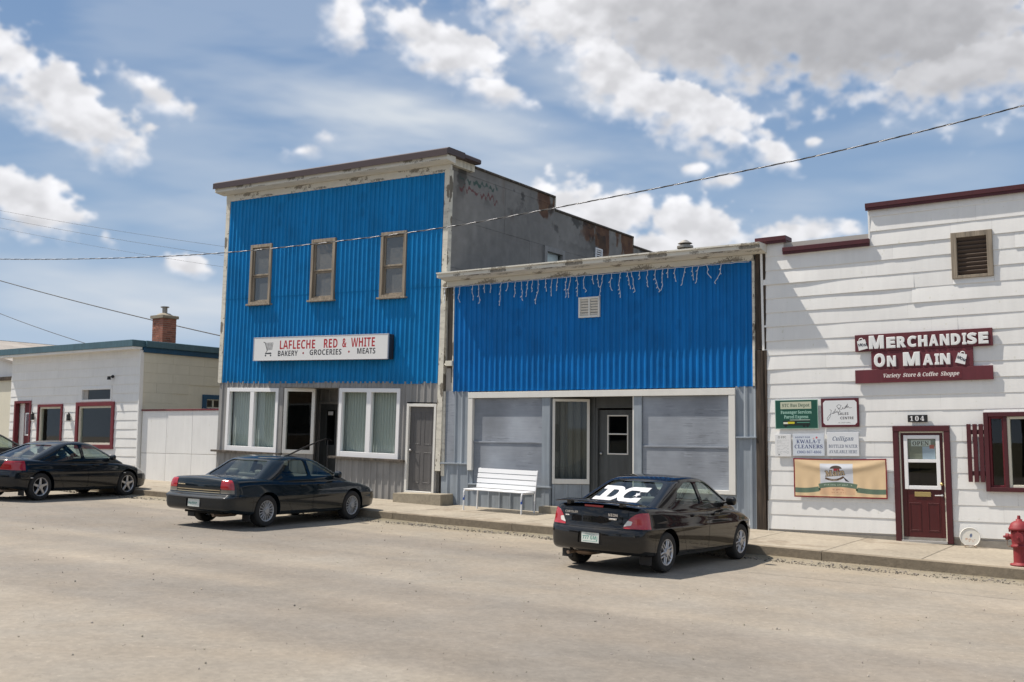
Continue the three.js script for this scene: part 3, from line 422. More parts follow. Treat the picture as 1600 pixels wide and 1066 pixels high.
{ // lit-box store sign
  const s = thing('store_sign', 'long white box sign with red and black lettering and a shopping cart', 'sign'); s.position.copy(tall.position); s.rotation.copy(tall.rotation);
  part(s, 'sign_case', box(1.46, 6.21, 0.545, 1.165, 0.03, 0.245, 0.006), std({ color: lin(0.03, 0.03, 0.035), roughness: 0.5 }));
  part(s, 'sign_rim', frame(1.455, 6.215, 0.54, 1.17, 0.215, 0.256, 0.022), std({ color: lin(0.42, 0.42, 0.44), roughness: 0.5 }));
  const t = canvasTex(2048, 256, (c, w, h) => {
    c.fillStyle = '#dcdcda'; c.fillRect(0, 0, w, h); const sx = w / 4.71, Y = (v) => h * (1 - v);
    c.fillStyle = '#a5141c'; c.font = `bold 118px sans-serif`; c.textBaseline = 'alphabetic';
    const word = (s, x0, x1, y, size) => { c.save(); c.font = `bold ${size}px sans-serif`; const m = c.measureText(s).width; c.translate(x0, y); c.scale((x1 - x0) / m, 1); c.fillText(s, 0, 0); c.restore(); };
    word('LAFLECHE', 416, 993, 134, 140); word('RED', 1108, 1333, 130, 140); word('&', 1393, 1460, 128, 136); word('WHITE', 1526, 1876, 126, 140);
    c.fillStyle = '#1d1d22'; word('BAKERY', 393, 719, 214, 86); word('GROCERIES', 901, 1393, 208, 86); word('MEATS', 1612, 1884, 203, 86);
    c.fillStyle = '#8d1820'; for (const [x, y] of [[805, 184], [1499, 178]]) { c.beginPath(); c.arc(x, y, 12, 0, 7); c.fill(); }
    c.translate(18, -2);
    c.strokeStyle = '#2c2c30'; c.lineWidth = 9; c.beginPath(); c.moveTo(140, 48); c.lineTo(168, 58); c.lineTo(205, 150); c.lineTo(178, 182); c.lineTo(270, 176); c.stroke(); c.lineWidth = 5; for (let k = 0; k < 6; k++) { c.beginPath(); c.moveTo(172 + k * 6, 62 + k * 16); c.lineTo(300 - k * 4, 60 + k * 15); c.stroke(); } c.lineWidth = 4; for (let k = 0; k < 5; k++) { c.beginPath(); c.moveTo(195 + k * 26, 62); c.lineTo(212 + k * 18, 140); c.stroke(); }
    c.fillStyle = '#2c2c30'; c.fillRect(176, 178, 100, 12); for (const x of [180, 264]) { c.beginPath(); c.arc(x, 206, 11, 0, 7); c.fill(); }
    c.strokeStyle = 'rgba(70,70,75,0.5)'; c.lineWidth = 2; c.beginPath(); c.moveTo(940, 0); c.lineTo(940, h); c.stroke();
  });
  part(s, 'sign_face', face(1.477, 6.193, 0.562, 1.148, 0.250), std({ map: t, roughness: 0.35 }));
}

// ================================================================ the low blue store
const low = thing('blue_store', 'low one-storey blue metal store front with boarded windows and a recessed door', 'building', -15.2, 3.26, 0); low.rotation.z = -0.014;
{
  const b = low, vent = [3.61, 4.10, 1.58, 1.99];
  for (let k = 0; k < 9; k++) { const x0 = 0.17 + k * 0.888, x1 = Math.min(7.575, x0 + 0.90); if (x0 > 7.5) break; part(b, 'metal_sheet', ribSheet(x0, x1, -0.02 + 0.012 * HV[k], 2.55, RIB_A, 0.148 / 14, [vent], 0.0015 * (k % 2), (x, y) => 0.006 * (fbm(x * 1.2 + k * 3, y * 1.1 + 30, 3, 9) - 0.5)), M.blueLow); }
  const vn = part(b, 'wall_vent', frame(3.59, 4.12, 1.56, 2.01, -0.02, 0.05, 0.045), M.trim, 'small white louvred vent'); part(vn, 'mullion', box(3.835, 3.875, 1.60, 1.97, -0.01, 0.045), M.trim); for (let k = 0; k < 6; k++) for (const [a, c] of [[3.635, 3.833], [3.877, 4.075]]) { const g = box(a, c, -0.026, 0.026, -0.006, 0.006, 0.002); g.rotateX(0.6); g.translate(0, 1.635 + k * 0.06, 0.015); part(vn, 'slat', g, M.trim); }
  part(vn, 'backing', pbox(3.6, 4.11, 1.57, 2.0, -0.05, -0.03), M.dark);
  // cornice
  part(b, 'frieze', box(-0.06, 7.60, 2.505, 2.625, -0.05, 0.05), M.worn);
  part(b, 'cornice', moulding([[-0.25, 2.628], [0.055, 2.628], [0.12, 2.64], [0.24, 2.665], [0.38, 2.675], [0.395, 2.68], [0.395, 2.755], [0.43, 2.765], [0.43, 2.795], [-0.25, 2.81]], -0.09, 7.88), M.worn, 'weathered flaking cornice');
  part(b, 'edge_board', box(7.577, 7.625, 0.0, 2.5, -0.08, 0.045), M.peelV); part(b, 'edge_board', box(0.135, 0.168, 0.0, 2.5, -0.06, 0.035), M.peelV);
  part(b, 'corner_post', box(7.63, 7.86, -3.3, 0.70, -0.25, 0.03), M.brownWood, 'rough brown weathered post'); part(b, 'corner_post', box(7.64, 7.85, 0.72, 2.62, -0.25, 0.02), M.brownWood, 'rough brown weathered post');
  part(b, 'corner_post', box(-0.06, 0.13, 0.55, 2.62, -0.25, -0.02), M.wood, 'bare grey weathered post'); part(b, 'edge_board', box(-0.16, -0.065, -2.0, 0.0, -0.1, 0.02), M.peelV);
  const ib = part(b, 'junction_box', box(-0.03, 0.165, 0.60, 0.72, -0.02, 0.09), M.peel); part(ib, 'conduit', rod([-0.02, 0.62, 0.04], [-0.15, 0.66, 0.02], 0.018), M.galv);
  part(b, 'grey_panel', pbox(0.63, 0.763, -2.2, -1.842, -0.08, 0.01), M.blueGrey); part(b, 'patch_board', box(-0.06, 0.20, -1.68, 0.0, -0.08, 0.0), M.ply, 'patched grey plywood strip');
  shellOf(b, -0.1, 7.72, -3.4, 2.5, -12, M.plaster, 2.4); part(b, 'parapet_back', pbox(0.03, 7.6, 2.2, 2.62, -0.24, -0.06), M.plaster); part(b, 'ceiling', pbox(0.05, 7.57, 0.0, 0.2, -12, -0.03), M.plaster);
  // grey ground floor
  const panel = (x0, x1, y0, y1, pr = RIB_C) => part(b, 'grey_panel', ribSheet(x0, x1, y0, y1, pr, 0.30 / 16, [], 0), M.blueGrey);
  panel(0.2, 0.62, -1.68, 0.0, RIB_B); panel(-0.16, 0.66, -3.3, -1.71); panel(7.21, 7.63, -1.0, 0.0, RIB_B); panel(7.18, 7.63, -3.3, -1.03);
  panel(0.66, 2.88, -3.3, -2.17); panel(4.93, 7.18, -3.3, -2.16);
  part(b, 'ledge', box(-0.17, 0.66, -1.715, -1.68, -0.04, 0.05), M.blueGrey); part(b, 'ledge', box(7.21, 7.64, -1.03, -1.0, -0.04, 0.05), M.blueGrey); part(b, 'ledge', box(0.66, 2.90, -2.175, -2.14, -0.04, 0.045), M.blueGrey);
  part(b, 'window_trim', box(0.63, 7.21, -0.17, -0.035, -0.04, 0.06), M.trim, 'white trim board over the boarded windows'); part(b, 'window_trim', box(0.63, 0.76, -1.84, -0.172, -0.04, 0.055), M.trim); part(b, 'window_trim', box(7.07, 7.205, -2.15, -0.172, -0.04, 0.055), M.trim); part(b, 'window_trim', box(5.13, 7.07, -2.15, -2.07, -0.04, 0.055), M.trim);
  for (const [x0, x1, y0, y1, lab] of [[0.763, 2.65, -1.165, -0.175, 'upper plywood board on the left'], [0.763, 2.65, -2.14, -1.185, 'lower plywood board on the left'], [5.13, 7.068, -1.20, -0.175, 'upper plywood board on the right'], [5.13, 7.068, -2.07, -1.22, 'lower plywood board on the right']]) part(b, 'plywood_board', box(x0, x1, y0, y1, -0.06, -0.028 + (y0 < -1.5 ? 0.012 : 0), 0.003), M.ply, lab);
  for (const x0 of [0.763, 5.13]) part(b, 'batten', box(x0, x0 + 1.9, x0 < 1 ? -1.2 : -1.235, x0 < 1 ? -1.165 : -1.20, -0.05, 0.0), M.ply);
  for (const [x0, x1] of [[2.655, 2.86], [4.94, 5.125]]) part(b, 'post', box(x0, x1, -3.3, -0.172, -0.10, 0.02), M.blueGrey);
  // recessed entrance
  const ax = 2.88, az = -0.06, bx = 3.58, bz = -0.50, L = Math.hypot(bx - ax, bz - az);
  const rw = part(b, 'entrance_window', along(frame(0.0, L, -2.08, -0.2, -0.05, 0.04, 0.06, 0.11), ax, az, bx, bz), M.trim, 'tall entrance window with a dark drawn curtain'); part(rw, 'pane', along(face(0.05, L - 0.05, -1.98, -0.25, 0), ax, az, bx, bz), M.glass);
  part(rw, 'curtain', along(ribSheet(0.0, L, -2.1, -0.2, (x) => 0.025 * Math.sin(x * 34) + 0.012 * Math.sin(x * 71 + 1), 0.012, [], -0.16), ax, az, bx, bz), M.curtain);
  part(b, 'grey_panel', along(ribSheet(0, L, -3.3, -2.09, RIB_C, 0.30 / 16, [], 0), ax, az, bx, bz), M.blueGrey);
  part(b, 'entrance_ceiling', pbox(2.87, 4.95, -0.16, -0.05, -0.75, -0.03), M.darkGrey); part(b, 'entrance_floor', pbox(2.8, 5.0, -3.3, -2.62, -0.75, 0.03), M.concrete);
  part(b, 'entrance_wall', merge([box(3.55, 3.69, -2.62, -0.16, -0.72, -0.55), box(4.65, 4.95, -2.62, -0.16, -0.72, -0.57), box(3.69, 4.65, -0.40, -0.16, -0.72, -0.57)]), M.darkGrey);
  part(b, 'entrance_wall', along(box(0, 0.62, -2.62, -0.16, -0.05, 0.0), 4.72, -0.6, 4.94, -0.03), M.blueGrey); part(b, 'door_post', box(4.90, 4.94, -2.62, -0.172, -0.06, 0.0), M.trim);
  const dr = part(b, 'door', merge([box(3.75, 4.0, -2.6, -0.44, -0.68, -0.63), box(4.44, 4.60, -2.6, -0.44, -0.68, -0.63), box(4.0, 4.44, -2.6, -1.40, -0.68, -0.63), box(4.0, 4.44, -0.57, -0.44, -0.68, -0.63)]), M.darkGrey, 'dark grey shop door with a two-pane window');
  part(dr, 'window_frame', merge([frame(3.96, 4.48, -1.42, -0.55, -0.66, -0.615, 0.03), box(3.99, 4.45, -0.985, -0.955, -0.66, -0.617)]), M.trim); part(dr, 'pane', face(3.985, 4.455, -0.96, -0.575, -0.642), M.glass); part(dr, 'pane', face(3.985, 4.455, -1.395, -0.98, -0.642), M.glass);
  const kn = new THREE.SphereGeometry(0.03, 12, 8); kn.translate(3.82, -1.4, -0.59); part(dr, 'knob', kn, M.steel); part(dr, 'door_frame', merge([box(3.69, 3.75, -2.6, -0.40, -0.70, -0.56), box(4.60, 4.65, -2.6, -0.40, -0.70, -0.58)]), M.darkGrey);
  const pipe = thing('roof_vent_pipe', 'galvanised vent pipe with a rain cap above the low blue roof', 'vent pipe', -10.17, 5.6, -2.5); part(pipe, 'pipe', cyl(0.115, 0.115, 1.05, 20), M.galv); { const c = cyl(0.19, 0.19, 0.05, 20); c.translate(0, 0.97, 0); part(pipe, 'cap', c, M.galv); const e = cyl(0.17, 0.05, 0.08, 20); e.translate(0, 1.08, 0); part(pipe, 'cap', e, M.galv); const k = cyl(0.16, 0.16, 0.03, 20); k.translate(0, 0.86, 0); part(pipe, 'collar', k, M.galv); }
}
{ // icicle lights under the low cornice
  const s = thing('icicle_lights', 'string of white icicle lights hanging under the low blue store cornice', 'light string'); s.position.copy(low.position); s.rotation.copy(low.rotation);
  const wire = std({ color: lin(0.62, 0.66, 0.72), roughness: 0.5 }), r = rng(42);
  const pts = []; for (let k = 0; k <= 60; k++) pts.push([-0.18 + 7.72 * k / 60, 2.49 - 0.015 * Math.abs(Math.sin(k * 1.9)), 0.075 + 0.01 * Math.sin(k)]); part(s, 'lead_wire', tube(pts, 0.006, 5, 180), wire);
  for (let k = 0; k < 46; k++) {
    const x = -0.10 + k * 0.168 + (r() - 0.5) * 0.09, n = 1 + Math.floor(r() * 5), p = [[x, 2.485, 0.075]], parts = []; let cx = x, cy = 2.485; const curl = r() < 0.45 ? (r() - 0.5) * 0.16 : 0;
    if (r() < 0.1) continue;
    for (let i = 0; i < n + 1; i++) { cy -= 0.075 + 0.02 * r(); cx += (r() - 0.5) * 0.06 + curl * (i / (n + 1)); p.push([cx, cy, 0.07 + 0.02 * r()]); const a = rod([cx, cy, p[i + 1][2]], [cx + (r() - 0.5) * 0.07, cy - 0.035, p[i + 1][2] + 0.02], 0.010, 5); parts.push(a); }
    parts.push(tube(p, 0.0068, 5, p.length * 3)); part(s, 'icicle', merge(parts), wire);
  }
}

// ================================================================ the white variety store
const shopW = thing('white_store', 'white lap-sided store with maroon trim, maroon door and stepped parapet', 'building', -7.4, 0.4, 0);
{
  const b = shopW, XR = 7.6, holes = [[2.42, 3.40, -0.2, 1.93], [3.97, 5.7, 0.79, 2.16], [3.55, 4.24, 4.56, 5.39]];
  const topAt = (x) => (x < 0.46 ? 5.60 : x < 2.13 ? 5.36 : 6.03);
  const r = rng(7);
  for (let k = -4; k < 19; k++) {
    const y0 = 5.02 - k * 0.28, y1 = y0 + 0.28, zone = [];
    for (const [a, c] of [[0.03, 0.46], [0.46, 2.13], [2.13, XR]]) { const t = topAt((a + c) / 2); if (y0 < t - 0.03) { const e = Math.min(y1, t); const l = zone.at(-1); if (l && Math.abs(l[1] - a) < 1e-6 && Math.abs(l[2] - e) < 0.01) l[1] = c; else zone.push([a, c, e]); } }
    for (const [a, c, e] of zone) {
      const joints = [a, ...[1.2 + r() * 2.4, 3.6 + r() * 1.6].filter((j) => j > a + 0.5 && j < c - 0.5), c];
      for (let q = 0; q < joints.length - 1; q++) for (const [s, f, ya, yb] of cutBoards(joints[q], joints[q + 1], Math.max(y0, -0.05), e, holes)) {
        const amp = y0 > 2.6 ? 0.025 : 0.013, ph = r() * 50, base = y0 > 2.6 ? 0.007 : 0.008, fr = 0.55 + r() * 0.35;
        part(b, 'siding_board', lapBoard(s + 0.0008, f - 0.0008, ya, yb, (x) => base + amp * Math.pow(fbm(x * fr + ph, k * 3.7, 2, 2), 1.8) * (y0 > 4.0 && x < 3 ? 1.25 : 1)), M.white);
      }
    }
  }
  part(b, 'corner_board', box(-0.02, 0.028, -0.1, 5.60, -0.1, 0.03), M.white);
  part(b, 'foundation', pbox(0.0, XR, -0.9, -0.052, -0.25, 0.004), std({ color: lin(0.36, 0.36, 0.36), map: T.concrete, roughness: 0.9 }));
  part(b, 'wall_core', merge([pbox(0.0, 2.42, -0.5, 5.55, -0.25, -0.004), pbox(2.42, 3.40, 1.93, 4.5, -0.25, -0.004), pbox(3.40, 3.97, -0.5, 4.5, -0.25, -0.004), pbox(3.97, 5.7, 2.16, 4.5, -0.25, -0.004), pbox(3.97, 5.7, -0.5, 0.79, -0.25, -0.004), pbox(5.7, XR, -0.5, 5.98, -0.25, -0.004), pbox(2.14, 3.55, 4.5, 5.98, -0.25, -0.004), pbox(4.24, 5.7, 4.5, 5.98, -0.25, -0.004), pbox(3.55, 4.24, 5.39, 5.98, -0.25, -0.004)]), M.plaster);
  shellOf(b, 0.0, XR, -0.9, 5.2, -12, M.plaster, 4.9);
  // maroon caps
  for (const [x0, x1, y] of [[-0.10, 0.53, 5.60], [0.455, 2.125, 5.36], [2.07, XR + 0.1, 6.03]]) part(b, 'parapet_cap', merge([box(x0, x1, y, y + 0.085, -0.28, 0.09), box(x0, x1, y - 0.05, y + 0.002, 0.035, 0.075)]), M.maroon);
  part(b, 'parapet_trim', box(2.10, 2.135, 5.36, 6.03, -0.25, 0.02), M.white);
  // louvred attic vent
  const lv = part(b, 'attic_vent', frame(3.55, 4.24, 4.56, 5.39, -0.1, 0.045, 0.095, 0.05), M.oldFrame, 'weathered wooden louvred attic vent'); for (let k = 0; k < 9; k++) { const g = box(3.645, 4.145, -0.045, 0.045, -0.008, 0.008, 0.002); g.rotateX(0.75); g.translate(0, 4.66 + k * 0.075, -0.04); part(lv, 'slat', g, std({ color: lin(0.10, 0.075, 0.06), roughness: 0.9 })); } part(lv, 'backing', pbox(3.6, 4.2, 4.6, 5.35, -0.2, -0.11), M.dark);
  // door
  part(b, 'door_frame', merge([box(2.42, 2.52, -0.14, 1.84, -0.08, 0.045), box(3.30, 3.40, -0.14, 1.84, -0.08, 0.045), box(2.42, 3.40, 1.84, 1.935, -0.08, 0.05)]), M.maroon);
  part(b, 'weather_strip', merge([box(2.521, 2.545, -0.12, 1.84, -0.07, 0.01), box(3.275, 3.299, -0.12, 1.84, -0.07, 0.01), box(2.545, 3.275, 1.812, 1.839, -0.07, 0.01)]), M.cream);
  const dr = part(b, 'door', merge([box(2.55, 2.63, -0.10, 1.81, -0.05, -0.005), box(3.20, 3.27, -0.10, 1.81, -0.05, -0.005), box(2.63, 3.20, -0.10, 0.82, -0.05, -0.005), box(2.63, 3.20, 1.75, 1.81, -0.05, -0.005)]), M.maroonDoor, 'dark maroon entrance door with a white-framed window');
  part(dr, 'window_frame', merge([frame(2.60, 3.22, 0.80, 1.77, -0.03, 0.015, 0.065), box(2.665, 3.155, 1.28, 1.335, -0.03, 0.013)]), M.vinyl); part(dr, 'pane', face(2.66, 3.16, 1.33, 1.71, -0.015), M.glass); part(dr, 'pane', face(2.66, 3.16, 0.86, 1.29, -0.015), M.glass);
  part(dr, 'mail_slot', box(2.76, 3.04, 0.67, 0.755, -0.006, 0.008), M.brass); for (const [a, c] of [[2.66, 2.86], [2.97, 3.17]]) part(dr, 'door_panel', frame(a, c, 0.06, 0.56, -0.006, 0.002, 0.02), M.maroonDoor);
  { const k = new THREE.SphereGeometry(0.028, 14, 10); k.translate(3.235, 0.90, 0.03); part(dr, 'lock', k, M.brass); part(dr, 'handle', merge([rod([3.235, 0.70, 0.0], [3.235, 0.70, 0.05], 0.022, 10), rod([3.25, 0.70, 0.05], [3.12, 0.695, 0.055], 0.012, 8)]), M.steel); }
  part(b, 'threshold', box(2.52, 3.30, -0.15, -0.105, -0.1, 0.06), M.steel);
  const card = canvasTex(256, 192, (c, w, h) => { c.fillStyle = '#8f8d80'; c.fillRect(0, 0, w, h); c.fillStyle = '#dcdcd6'; c.fillRect(28, 12, 180, 56); c.fillStyle = '#4a4038'; c.font = 'bold 54px serif'; c.fillText('OPEN', 38, 60); c.fillStyle = '#b8c2d4'; c.fillRect(130, 72, 118, 120); c.fillStyle = '#c56a60'; c.fillRect(196, 56, 44, 36); });
  part(dr, 'open_sign', face(2.67, 3.15, 1.34, 1.70, -0.03), std({ map: card, roughness: 0.7 }), 'OPEN card and notices behind the glass');
  // window on the right, with a slatted shutter
  const w = part(b, 'window', merge([frame(3.97, 5.7, 0.79, 2.16, -0.10, 0.07, 0.075), box(4.28, 4.34, 0.865, 2.085, -0.08, 0.05)]), M.maroon, 'maroon sliding window'); part(w, 'sash', frame(4.045, 4.29, 0.865, 2.085, -0.07, 0.02, 0.035), M.red); part(w, 'sash', frame(4.34, 5.62, 0.865, 2.085, -0.06, 0.03, 0.045), M.cream); part(w, 'pane', face(4.07, 4.29, 0.88, 2.06, -0.03), M.glass); part(w, 'pane', face(4.36, 5.6, 0.88, 2.06, -0.02), M.glass);
  const sh = part(b, 'shutter', merge([box(3.70, 3.965, 1.78, 1.86, 0.035, 0.055), box(3.70, 3.965, 1.06, 1.14, 0.035, 0.055)]), M.maroon, 'slatted maroon shutter'); for (const x of [3.69, 3.79, 3.89]) part(sh, 'slat', box(x, x + 0.072, 0.95, 1.96, 0.056, 0.076), M.maroon);
}
{ // carved sign of the variety store
  const s = thing('wooden_sign', 'maroon three-board sign reading Merchandise On Main in raised white letters', 'sign', -7.4, 0.4, 0);
  const bm = std({ color: lin(0.135, 0.018, 0.028), map: T.chalk, roughness: 0.55 }), lm = std({ color: lin(0.74, 0.75, 0.74), roughness: 0.6 }), om = std({ color: lin(0.03, 0.03, 0.05), roughness: 0.6 });
  part(s, 'sign_board', box(1.80, 4.18, 3.325, 3.64, 0.034, 0.065), bm); part(s, 'sign_board', box(2.09, 3.85, 2.985, 3.322, 0.030, 0.060), bm); part(s, 'sign_board', box(1.785, 4.165, 2.735, 2.982, 0.034, 0.066), bm);
  const letter = (ch, x, y, h, wid, z) => { const g = new TextGeometry(ch, { font: FONT.bold, size: h, depth: 0.012, curveSegments: 5, bevelEnabled: true, bevelThickness: 0.004, bevelSize: h * 0.055, bevelSegments: 2 }); g.computeBoundingBox(); const bb = g.boundingBox, k = wid / (bb.max.x - bb.min.x); g.translate(-bb.min.x, -bb.min.y, 0); g.scale(k, h / (bb.max.y - bb.min.y), 1); g.translate(x, y, z); part(s, 'letter', g, lm); };
  const word = (str, x0, x1, y, hBig, hSmall, z) => { const W = (c, i) => ({ I: 0.45, M: 1.35 }[c] ?? 1) * (i === 0 ? 1.25 : 1), tot = [...str].reduce((a, c, i) => a + W(c, i), 0), u = (x1 - x0) / tot; let x = x0; [...str].forEach((c, i) => { const wd = W(c, i) * u; letter(c, x, y, i === 0 ? hBig : hSmall, wd * 0.86, z); x += wd; }); };
  word('MERCHANDISE', 2.06, 4.14, 3.365, 0.245, 0.205, 0.066); word('ON', 2.14, 2.56, 3.025, 0.25, 0.20, 0.061); word('MAIN', 2.66, 3.50, 3.025, 0.25, 0.20, 0.061);
  const bag = (x, y, t) => { const sh = new THREE.Shape([[-0.085, -0.11], [0.085, -0.11], [0.075, 0.07], [-0.075, 0.07]].map((p) => new THREE.Vector2(...p))); const g = new THREE.ExtrudeGeometry(sh, { depth: 0.012, bevelEnabled: false }); const h = new THREE.TorusGeometry(0.036, 0.008, 6, 14, Math.PI); h.translate(0, 0.07, 0.006); const q = merge([g, h]); q.rotateZ(t); q.translate(x, y, 0.064); const m = part(s, 'bag_emblem', q, lm, 'white shopping bag emblem marked MOM');
    [...'MOM'].forEach((c, i) => { const e = new TextGeometry(c, { font: FONT.bold, size: 0.05, depth: 0.002, curveSegments: 3 }); e.translate(-0.022 + (i - 1) * 0.052, -0.045 - (i - 1) * 0.012, 0); e.rotateZ(t); e.translate(x, y, 0.0765); part(m, 'letter', e, om); }); };
  bag(1.93, 3.47, 0.22); bag(3.66, 3.14, -0.28);
  const t = canvasTex(1024, 128, (c, w, h) => { c.fillStyle = '#5c1a24'; c.fillRect(0, 0, w, h); c.fillStyle = '#e8e6e0'; c.save(); c.transform(1, 0, -0.22, 1, 24, 0); c.font = 'bold 74px serif'; const str = 'Variety  Store & Coffee  Shoppe', m = c.measureText(str).width; c.scale(980 / m, 1); c.fillText(str, 0, 88); c.restore(); });
  part(s, 'lettering', face(2.28, 3.66, 2.775, 2.945, 0.0675), std({ map: t, roughness: 0.55 }));
}
{ // signs on the white wall
  const W0 = [-7.4, 0.4, 0];
  const sign = (name, label, x0, x1, y0, y1, w, h, draw, z = 0.04, rim) => { const s = thing(name, label, 'sign', ...W0); part(s, 'sign_panel', box(x0, x1, y0, y1, z - 0.008, z + 0.006, 0.002), rim ?? M.vinyl); part(s, 'print', face(x0 + 0.004, x1 - 0.004, y0 + 0.004, y1 - 0.004, z + 0.0075), std({ map: canvasTex(w, h, draw), roughness: 0.45 })); return s; };
  const ctr = (c, str, x, y, font, col, wid) => { c.save(); c.font = font; c.fillStyle = col; const m = c.measureText(str).width; c.translate(x - (wid ?? m) / 2, y); c.scale((wid ?? m) / m, 1); c.fillText(str, 0, 0); c.restore(); };
  sign('bus_depot_sign', 'green bus depot sign with pale lettering and a small bus picture', 0.215, 1.065, 1.90, 2.465, 512, 340, (c, w, h) => {
    c.fillStyle = '#7fa394'; c.fillRect(0, 0, w, h); c.fillStyle = '#0b4a3c'; c.fillRect(8, 8, w - 16, h - 16); c.fillStyle = '#b9bda6'; c.fillRect(66, 24, 368, 84); ctr(c, 'STC Bus Depot', 250, 84, 'bold 52px serif', '#26443c', 330); ctr(c, 'Passenger Services', 252, 164, 'bold 50px serif', '#a9cdbf', 370); ctr(c, 'Parcel Express', 252, 218, 'bold 50px serif', '#a9cdbf', 290);
    c.fillStyle = '#9aa79e'; c.fillRect(176, 232, 240, 10); c.fillStyle = '#10241f'; c.fillRect(96, 244, 320, 60); c.fillStyle = '#d8d8c8'; c.fillRect(98, 262, 60, 22); c.fillStyle = '#c9bf2c'; c.fillRect(150, 258, 82, 24); c.fillStyle = '#4c8674'; c.fillRect(260, 262, 150, 10); c.fillStyle = '#0a1412'; for (const x of [125, 345, 385]) { c.beginPath(); c.arc(x, 306, 16, 0, 7); c.fill(); } });
  sign('sales_centre_sign', 'white sales centre sign with script name in a maroon frame', 1.12, 1.83, 1.93, 2.47, 512, 384, (c, w, h) => {
    c.fillStyle = '#54101f'; c.fillRect(0, 0, w, h); c.fillStyle = '#d9dbdc'; c.beginPath(); const a = 26, q = 30; c.moveTo(a + q, a); c.lineTo(w - a - q, a); c.lineTo(w - a, a + q); c.lineTo(w - a, h - a - q); c.lineTo(w - a - q, h - a); c.lineTo(a + q, h - a); c.lineTo(a, h - a - q); c.lineTo(a, a + q); c.fill();
    c.strokeStyle = '#33333a'; c.lineWidth = 5; c.lineJoin = 'round'; c.beginPath(); [[118, 150], [140, 160], [120, 250], [86, 300], [78, 268], [120, 216], [158, 200], [172, 176], [160, 205], [178, 204], [196, 140], [188, 192], [206, 188], [220, 168], [216, 190], [262, 176], [214, 104], [240, 84], [276, 96], [262, 128], [236, 134], [282, 152], [300, 120], [300, 144], [322, 140], [330, 112], [326, 142], [346, 96], [342, 132], [362, 76], [356, 130], [372, 110], [384, 132], [420, 128]].forEach(([x, y], i) => i ? c.lineTo(x, y) : c.moveTo(x, y)); c.stroke();
    ctr(c, 'SALES', 300, 226, 'bold 48px sans-serif', '#26242c', 150); ctr(c, 'CENTRE', 350, 284, 'bold 48px sans-serif', '#26242c', 186); smallPrint(c, 230, 338, 166, 18, '#55555c', 8); }, 0.04, M.maroon);
  sign('timetable_notice', 'narrow white bus timetable sheet under the green sign', 0.20, 0.52, 1.37, 1.80, 256, 344, (c, w, h) => { c.fillStyle = '#d9dada'; c.fillRect(0, 0, w, h); ctr(c, 'STC', 140, 60, 'bold 46px serif', '#3c403e'); c.strokeStyle = '#3c403e'; c.lineWidth = 6; c.beginPath(); c.arc(66, 44, 14, 0, 7); c.stroke(); const r = rng(3); c.fillStyle = '#a6a9aa'; for (let k = 0; k < 15; k++) for (let x = 30; x < 226;) { const l = 12 + r() * 40; if (r() < 0.6) c.fillRect(x, 86 + k * 15, Math.min(l, 226 - x), 5); x += l + 8; } c.fillStyle = '#3a3e3c'; c.fillRect(50, 312, 26, 14); });
  sign('cleaners_sign', 'pale blue-white sign for a dry cleaner agent with dark blue letters', 0.555, 1.165, 1.385, 1.805, 512, 352, (c, w, h) => { c.fillStyle = '#c9d0d8'; c.fillRect(0, 0, w, h); c.strokeStyle = '#b4bcc8'; c.lineWidth = 4; c.strokeRect(8, 8, w - 16, h - 16); ctr(c, 'AGENT FOR', 160, 66, 'bold 38px sans-serif', '#46527a', 250); ctr(c, 'KWALA-T', 256, 150, 'bold 84px serif', '#122766', 400); ctr(c, 'CLEANERS', 256, 232, 'bold 84px serif', '#122766', 470); ctr(c, '(306) 867-4866', 264, 312, 'bold 58px serif', '#33427a', 400); c.fillStyle = '#c2505a'; c.beginPath(); c.arc(392, 58, 16, 0, 7); c.fill(); c.fillStyle = '#d88c78'; c.beginPath(); c.arc(340, 72, 10, 0, 7); c.fill(); });
  sign('bottled_water_sign', 'white bottled water sign with thin blue-grey letters beside the cleaners sign', 1.215, 1.81, 1.385, 1.83, 512, 384, (c, w, h) => { c.fillStyle = '#d6d9dc'; c.fillRect(0, 0, w, h); c.save(); c.transform(1, 0, -0.25, 1, 30, 0); ctr(c, 'Culligan', 256, 132, 'bold 92px serif', '#4c5a74', 350); c.restore(); ctr(c, 'BOTTLED WATER', 256, 250, 'bold 70px serif', '#42506c', 470); ctr(c, 'AVAILABLE HERE', 256, 340, 'bold 70px serif', '#42506c', 460); });
  { // sagging vinyl banner: real folds
    const s = thing('vinyl_banner', 'tan vinyl banner with green ribbon and red border, sagging in folds', 'banner', ...W0), x0 = 0.56, x1 = 2.30, y0 = 0.61, y1 = 1.345, g = new THREE.PlaneGeometry(1, 1, 60, 30), p = g.attributes.position;
    for (let i = 0; i < p.count; i++) { const u = p.getX(i) + 0.5, v = p.getY(i) + 0.5, e = Math.abs(u - 0.5) * 2, fold = (1 - v) - 0.05 - 0.20 * (1 - e * e), z = 0.05 + 0.022 * Math.exp(-Math.pow(fold / 0.09, 2)) * (0.35 + 0.65 * (1 - e)) + 0.006 * Math.sin(u * 46 + v * 3) * smooth(0.6, 0.2, v) + 0.004 * fbm(u * 9, v * 4, 3, 4); p.setXYZ(i, mix(x0, x1, u), mix(y0, y1, v) + 0.015 * (1 - e * e) * (v < 0.02 ? 0 : -1) * v, z); }
    g.computeVertexNormals();
